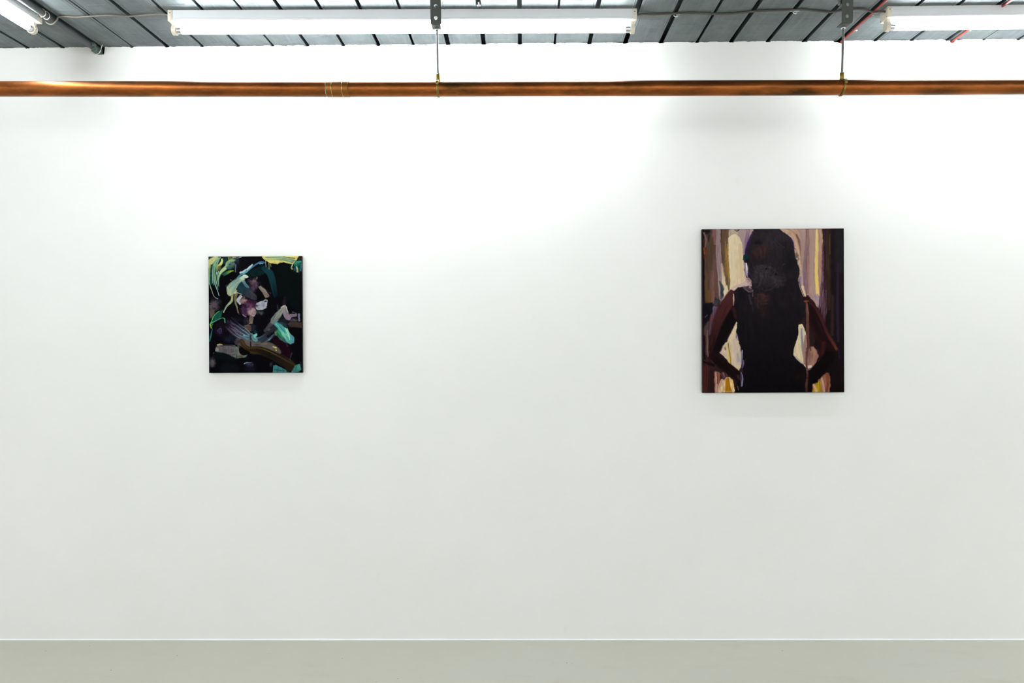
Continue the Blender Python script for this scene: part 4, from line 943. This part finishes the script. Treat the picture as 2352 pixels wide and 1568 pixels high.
B([(945, 1338), (958, 1278), (985, 1262), (1000, 1240), (1040, 1200), (1068, 1188), (1088, 1222), (1090, 1290), (1084, 1338)], (132, 86, 64), 8, hgt=.3); B([(952, 1338), (975, 1275), (1000, 1252), (1018, 1258), (1026, 1338)], (164, 132, 28), 8); S([(958, 1275), (985, 1330)], [26, 30], (190, 150, 110), soft=.7); S([(1008, 1260), (1015, 1330)], 14, (140, 110, 12), soft=.5); S([(1022, 1215), (1032, 1270), (1040, 1335)], [16, 24, 20], (188, 142, 128), (160, 116, 104), .6, soft=.5); S([(1068, 1200), (1072, 1260)], [40, 30], (112, 64, 44), soft=.6); S([(1070, 1270), (1062, 1335)], 26, (100, 54, 46), soft=.7)
B([(205, 1340), (198, 1250), (205, 1172), (240, 1180), (250, 1340)], (140, 92, 76), 6); S([(213, 1185), (216, 1260), (214, 1336)], [18, 18, 20], (176, 132, 116), soft=.5); S([(236, 1190), (238, 1260), (240, 1336)], [20, 20, 14], (132, 76, 54), soft=.4); S([(222, 1180), (224, 1240), (220, 1270)], 4, (30, 18, 22)); S([(246, 1200), (246, 1330)], 4, (30, 16, 18)); S([(268, 1190), (280, 1220)], [40, 40], (124, 84, 84), (70, 40, 44), .7, rag=.4); S([(262, 1240), (240, 1300), (236, 1336)], [26, 26, 26], (200, 168, 142), (170, 134, 118), .6)
B([(268, 1250), (290, 1224), (320, 1220), (345, 1250), (352, 1300), (360, 1338), (235, 1338), (240, 1310), (256, 1290)], (216, 182, 138), 6, hgt=.4); S([(335, 1240), (348, 1300)], [14, 16], (226, 176, 96), soft=.6); B([(286, 1236), (304, 1222), (316, 1230), (320, 1280), (338, 1338), (282, 1338)], (166, 110, 18), 5, hgt=.4); S([(285, 1330), (335, 1330)], 12, (180, 132, 80), soft=.7)
# arms
S([(352, 570), (300, 660), (255, 750), (225, 850), (205, 950), (196, 1020)], [70, 110, 110, 90, 74, 60], [(70, 36, 38), (68, 34, 35), (64, 32, 33), (56, 28, 28), (42, 22, 22), (26, 14, 16)], (54, 26, 28), .6, nb=5, soft=.3)
S([(372, 690), (330, 770), (285, 860), (245, 950), (212, 1030), (206, 1070)], [70, 90, 86, 70, 60, 70], (16, 11, 13), soft=.35); S([(350, 690), (372, 760)], [44, 50], (46, 24, 26), soft=.8)
S([(196, 1050), (240, 1095), (300, 1145), (360, 1190), (410, 1250)], [70, 80, 80, 74, 60], (19, 10, 12), (28, 14, 16), .5, soft=.3); S([(392, 1215), (396, 1330)], [46, 60], (22, 12, 14)); S([(380, 1210), (400, 1250)], [30, 20], (58, 28, 40), soft=.8)
S([(905, 615), (945, 700), (985, 800), (1025, 900), (1060, 980), (1075, 1040)], [60, 90, 110, 110, 110, 90], [(40, 20, 22), (30, 16, 20), (26, 14, 18), (28, 14, 17), (30, 14, 16), (28, 14, 15)], (36, 18, 20), .5, soft=.35)
S([(930, 640), (985, 700), (1025, 780), (1060, 870), (1100, 940), (1140, 1010)], [20, 30, 30, 34, 36, 30], [(52, 26, 28), (56, 28, 30), (62, 30, 34), (54, 26, 28), (66, 34, 30), (88, 42, 30)], soft=.7); S([(1040, 960), (1030, 1050)], [50, 40], (50, 22, 24), soft=.8); S([(1155, 1010), (1160, 1080)], [20, 16], (32, 26, 48), soft=.8)
S([(1090, 1050), (1040, 1120), (985, 1175), (935, 1225), (930, 1260)], [90, 90, 90, 90, 70], (15, 9, 11), soft=.3); S([(1040, 1170), (1000, 1210)], [40, 60], (14, 8, 10)); Dd(968, 1252, 30, 22, (9, 8, 9), .4); S([(920, 1180), (932, 1330)], [50, 40], (16, 9, 10))
# head, hair and body
B([(505, 100), (540, 88), (700, 86), (745, 118), (795, 158), (815, 240), (825, 300), (855, 390), (858, 430), (843, 470), (852, 530), (890, 610), (902, 680), (894, 760), (850, 815), (845, 900), (812, 1000), (806, 1055), (850, 1100), (905, 1150), (922, 1190), (930, 1340), (352, 1340), (388, 1250), (418, 1180), (425, 1100), (408, 1010), (390, 930), (370, 870), (376, 800), (372, 700), (348, 610), (352, 560), (385, 532), (440, 525), (488, 545), (490, 490), (472, 450), (466, 390), (455, 345), (432, 330), (428, 296), (450, 250), (470, 170)],
  (37, 32, 36), 7, col2=(12, 10, 13), gdir=(0, 1), var=.12, hgt=.35)
Dd(660, 150, 150, 60, (46, 41, 46), 1, .7); Dd(500, 200, 40, 90, (36, 32, 36), 1, .6); Dd(620, 200, 90, 70, (44, 39, 43), 1, .7); Dd(780, 330, 70, 120, (26, 23, 26), 1); Dd(690, 300, 90, 120, (36, 32, 36), 1, .7)
Dd(555, 255, 80, 70, (50, 34, 36), 1); Dd(590, 240, 40, 46, (58, 36, 38), .9, .8); Dd(540, 190, 40, 20, (24, 20, 26), 1)
Dd(580, 450, 130, 100, (52, 46, 50), 1, .9); Dd(690, 480, 70, 60, (50, 44, 50), 1, .8); Dd(540, 390, 50, 30, (58, 52, 52), 1, .6)
rr_ = random.Random(8)
for _ in range(46):
    x_, y_ = rr_.uniform(480, 740), rr_.uniform(360, 540); a_ = rr_.uniform(0, 6.3); L_ = rr_.uniform(14, 40)
    g_ = rr_.choice([(70, 64, 68), (40, 34, 40), (62, 54, 58), (34, 30, 34)])
    S([(x_, y_), (x_+L_*math.cos(a_)*.5, y_+L_*math.sin(a_)*.5+3), (x_+L_*math.cos(a_+.5), y_+L_*math.sin(a_+.5))], [2, rr_.uniform(3, 9), 2], g_, soft=.6, alpha=.6, hgt=rr_.uniform(.3, 1.1))
for pts_ in ([(670, 170), (700, 200), (740, 230)], [(660, 180), (690, 230)], [(590, 560), (650, 540), (690, 500)], [(500, 560), (540, 520), (560, 490)], [(560, 360), (600, 380), (660, 385)], [(495, 620), (500, 560)], [(560, 590), (610, 600), (620, 650), (570, 660)], [(500, 720), (490, 640)]):
    S(pts_, [2, 4, 2], (66, 60, 66), soft=.6, alpha=.7, hgt=1)
S([(597, 398), (606, 388)], [6, 10], (6, 5, 8)); Dd(678, 432, 7, 9, (5, 4, 7), .4)
Dd(565, 620, 68, 62, (60, 37, 39), .8, .95); Dd(575, 720, 46, 50, (38, 25, 27), 1, .8); Dd(530, 670, 30, 30, (46, 32, 34), 1)
S([(500, 105), (468, 190), (448, 262), (452, 330)], [10, 30, 26, 16], [(52, 38, 60), (42, 30, 62), (36, 28, 54), (38, 28, 44)], soft=.6); Dd(447, 298, 24, 22, (18, 50, 60), .5, hgt=.6); S([(430, 285), (425, 320)], [8, 10], (20, 48, 58), rag=.6); Dd(450, 330, 24, 16, (22, 22, 30), .6)
S([(448, 345), (452, 380), (456, 450)], [6, 12, 8], [(236, 226, 216), (220, 208, 206), (150, 140, 176)]); S([(438, 350), (444, 440)], [8, 8], (140, 128, 168), soft=.5); S([(464, 360), (466, 456)], [10, 14], (58, 42, 76), soft=.5); S([(462, 440), (482, 462)], [10, 16], (30, 22, 32))
S([(760, 130), (800, 180), (815, 240)], [10, 24, 10], (42, 34, 62), soft=.7); S([(850, 470), (862, 520), (890, 600)], [6, 8, 6], (70, 60, 86), soft=.6)
Dd(415, 600, 50, 70, (24, 19, 25), 1); S([(430, 530), (470, 555), (492, 560)], [20, 40, 24], (96, 80, 92), (60, 48, 60), .8, soft=.7, rag=.4); S([(470, 590), (485, 660)], [30, 20], (52, 40, 48), soft=.8); S([(498, 548), (496, 600)], [4, 4], (120, 96, 106), soft=.6)
S([(348, 580), (352, 620), (350, 672)], [6, 11, 5], [(214, 166, 146), (204, 158, 142), (170, 120, 112)], hgt=.7)
for _ in range(60):
    x_, y_ = rr_.uniform(440, 840), rr_.uniform(560, 1240); L_ = rr_.uniform(60, 170)
    g_ = 30-(y_-560)/680*20+rr_.uniform(-5, 6)
    S([(x_, y_), (x_+rr_.uniform(-8, 8), y_+L_)], [6, rr_.uniform(8, 20), 5], (g_, g_*.9, g_*1.05), soft=.8, alpha=.5, hgt=rr_.uniform(.2, .6))
S([(415, 1012), (412, 1060), (410, 1120)], [9, 14, 8], [(150, 142, 166), (122, 114, 140), (110, 100, 128)]); S([(424, 1090), (424, 1120), (414, 1150)], [12, 16, 8], (96, 80, 112), soft=.6); S([(404, 1180), (416, 1210), (418, 1250), (411, 1288)], [5, 10, 12, 13], [(96, 88, 108), (112, 106, 130), (110, 108, 130), (122, 118, 136)]); S([(404, 1180), (407, 1240), (411, 1288)], [4, 6, 8], (104, 98, 120))
S([(906, 636), (914, 700), (917, 800), (920, 900), (922, 1000)], [12, 24, 20, 22, 22], [(104, 64, 50), (112, 76, 68), (98, 62, 56), (96, 60, 52), (84, 52, 48)], (80, 48, 44), .6, hgt=.5); S([(916, 1000), (908, 1100), (914, 1200), (908, 1270), (906, 1336)], [22, 18, 16, 22, 16], [(88, 54, 50), (96, 62, 56), (92, 58, 52), (74, 46, 44), (60, 36, 36)], hgt=.5); S([(895, 640), (930, 640)], [18, 8], (110, 64, 48), soft=.6)
S([(890, 620), (950, 640), (985, 690)], [10, 24, 10], (44, 22, 24), soft=.6); Dd(870, 1215, 60, 50, (26, 15, 16), 1)
S([(380, 1290), (384, 1320)], 4, (180, 150, 60), soft=.6); S([(120, 86), (1195, 86)], 5, (34, 24, 26), soft=.7, alpha=.7)
SIDE2 = plain('canvas_edge_brown', (44, 34, 33), .6, spec=.2)
build_painting('painting', cv, .7634, 1.3618, 1.0562, 1.7500, .0205,
               'larger painting of a dark long-haired figure before a pale curtain, right on the wall', SIDE2, .0005, 'figure')

# ------------------------------------------------------------------ unseen fill lamps, added to brighten the back wall
def area(name, loc, sx, sy, watts, col):
    l = bpy.data.lights.new(name, 'AREA'); l.shape = 'RECTANGLE'; l.size = sx; l.size_y = sy
    l.energy = watts; l.color = col
    o = bpy.data.objects.new(name, l); COL.objects.link(o); o.location = loc
    return o
FILL = 40.5
for xx in (-2.7, -.9, .9, 2.7):                       # added fill row, aimed at the opposite wall for soft bounce
    l = area('fill_lamp', (xx, Y0+.40, ZC-.07), 1.75, .06, FILL, (.99, .985, 1))
    l.rotation_euler = (math.radians(-50), 0, 0)
for sx in (-1, 1):                                    # added fill rows, bounced off the side walls
    for yy in (-1.5, -3.3):
        l = area('fill_lamp', (sx*(X1-.40), yy, ZC-.07), .06, 1.75, FILL*(.62 if sx > 0 else .30), (.985, .99, 1))
        l.rotation_euler = (0, math.radians(-50*sx), 0)
for xx in (-1.87, 1.87):                              # weaker overhead fill, also added, running away from the wall
    for yy in (-3.2, -4.4):
        area('fill_lamp', (xx, yy, ZC-.07), .05, 1.1, FILL*.3, (.985, .99, 1))

w = bpy.data.worlds.new('World'); sc.world = w; w.use_nodes = True
w.node_tree.nodes['Background'].inputs[0].default_value = (0, 0, 0, 1)

# ------------------------------------------------------------------ camera
F, D = 1600.0, 2.98
psi, pit, rol = .0099, .0036, .0045
fw = Vector((-math.sin(psi)*math.cos(pit), math.cos(psi)*math.cos(pit), -math.sin(pit)))
r0 = Vector((math.cos(psi), math.sin(psi), 0)); u0 = r0.cross(fw)
rt = math.cos(rol)*r0-math.sin(rol)*u0; up = math.cos(rol)*u0+math.sin(rol)*r0
cam = bpy.data.cameras.new('Camera'); co = bpy.data.objects.new('Camera', cam); COL.objects.link(co)
M = Matrix.Identity(4)
for i in range(3):
    M[i][0], M[i][1], M[i][2] = rt[i], up[i], -fw[i]
M.translation = (0, -D, 1.305)
co.matrix_world = M
cam.sensor_fit = 'HORIZONTAL'; cam.sensor_width = 36; cam.lens = F/2352*36
cam.shift_x = -8/2352; cam.shift_y = -9/2352
cam.clip_start = .02
sc.camera = co

vs = sc.view_settings
vs.view_transform = 'Standard'; vs.look = 'None'; vs.gamma = 1; vs.use_curve_mapping = False
vs.exposure = 0.0
sc.cycles.use_denoising = True
sc.cycles.max_bounces = 10; sc.cycles.diffuse_bounces = 6
sc.cycles.sample_clamp_indirect = 6
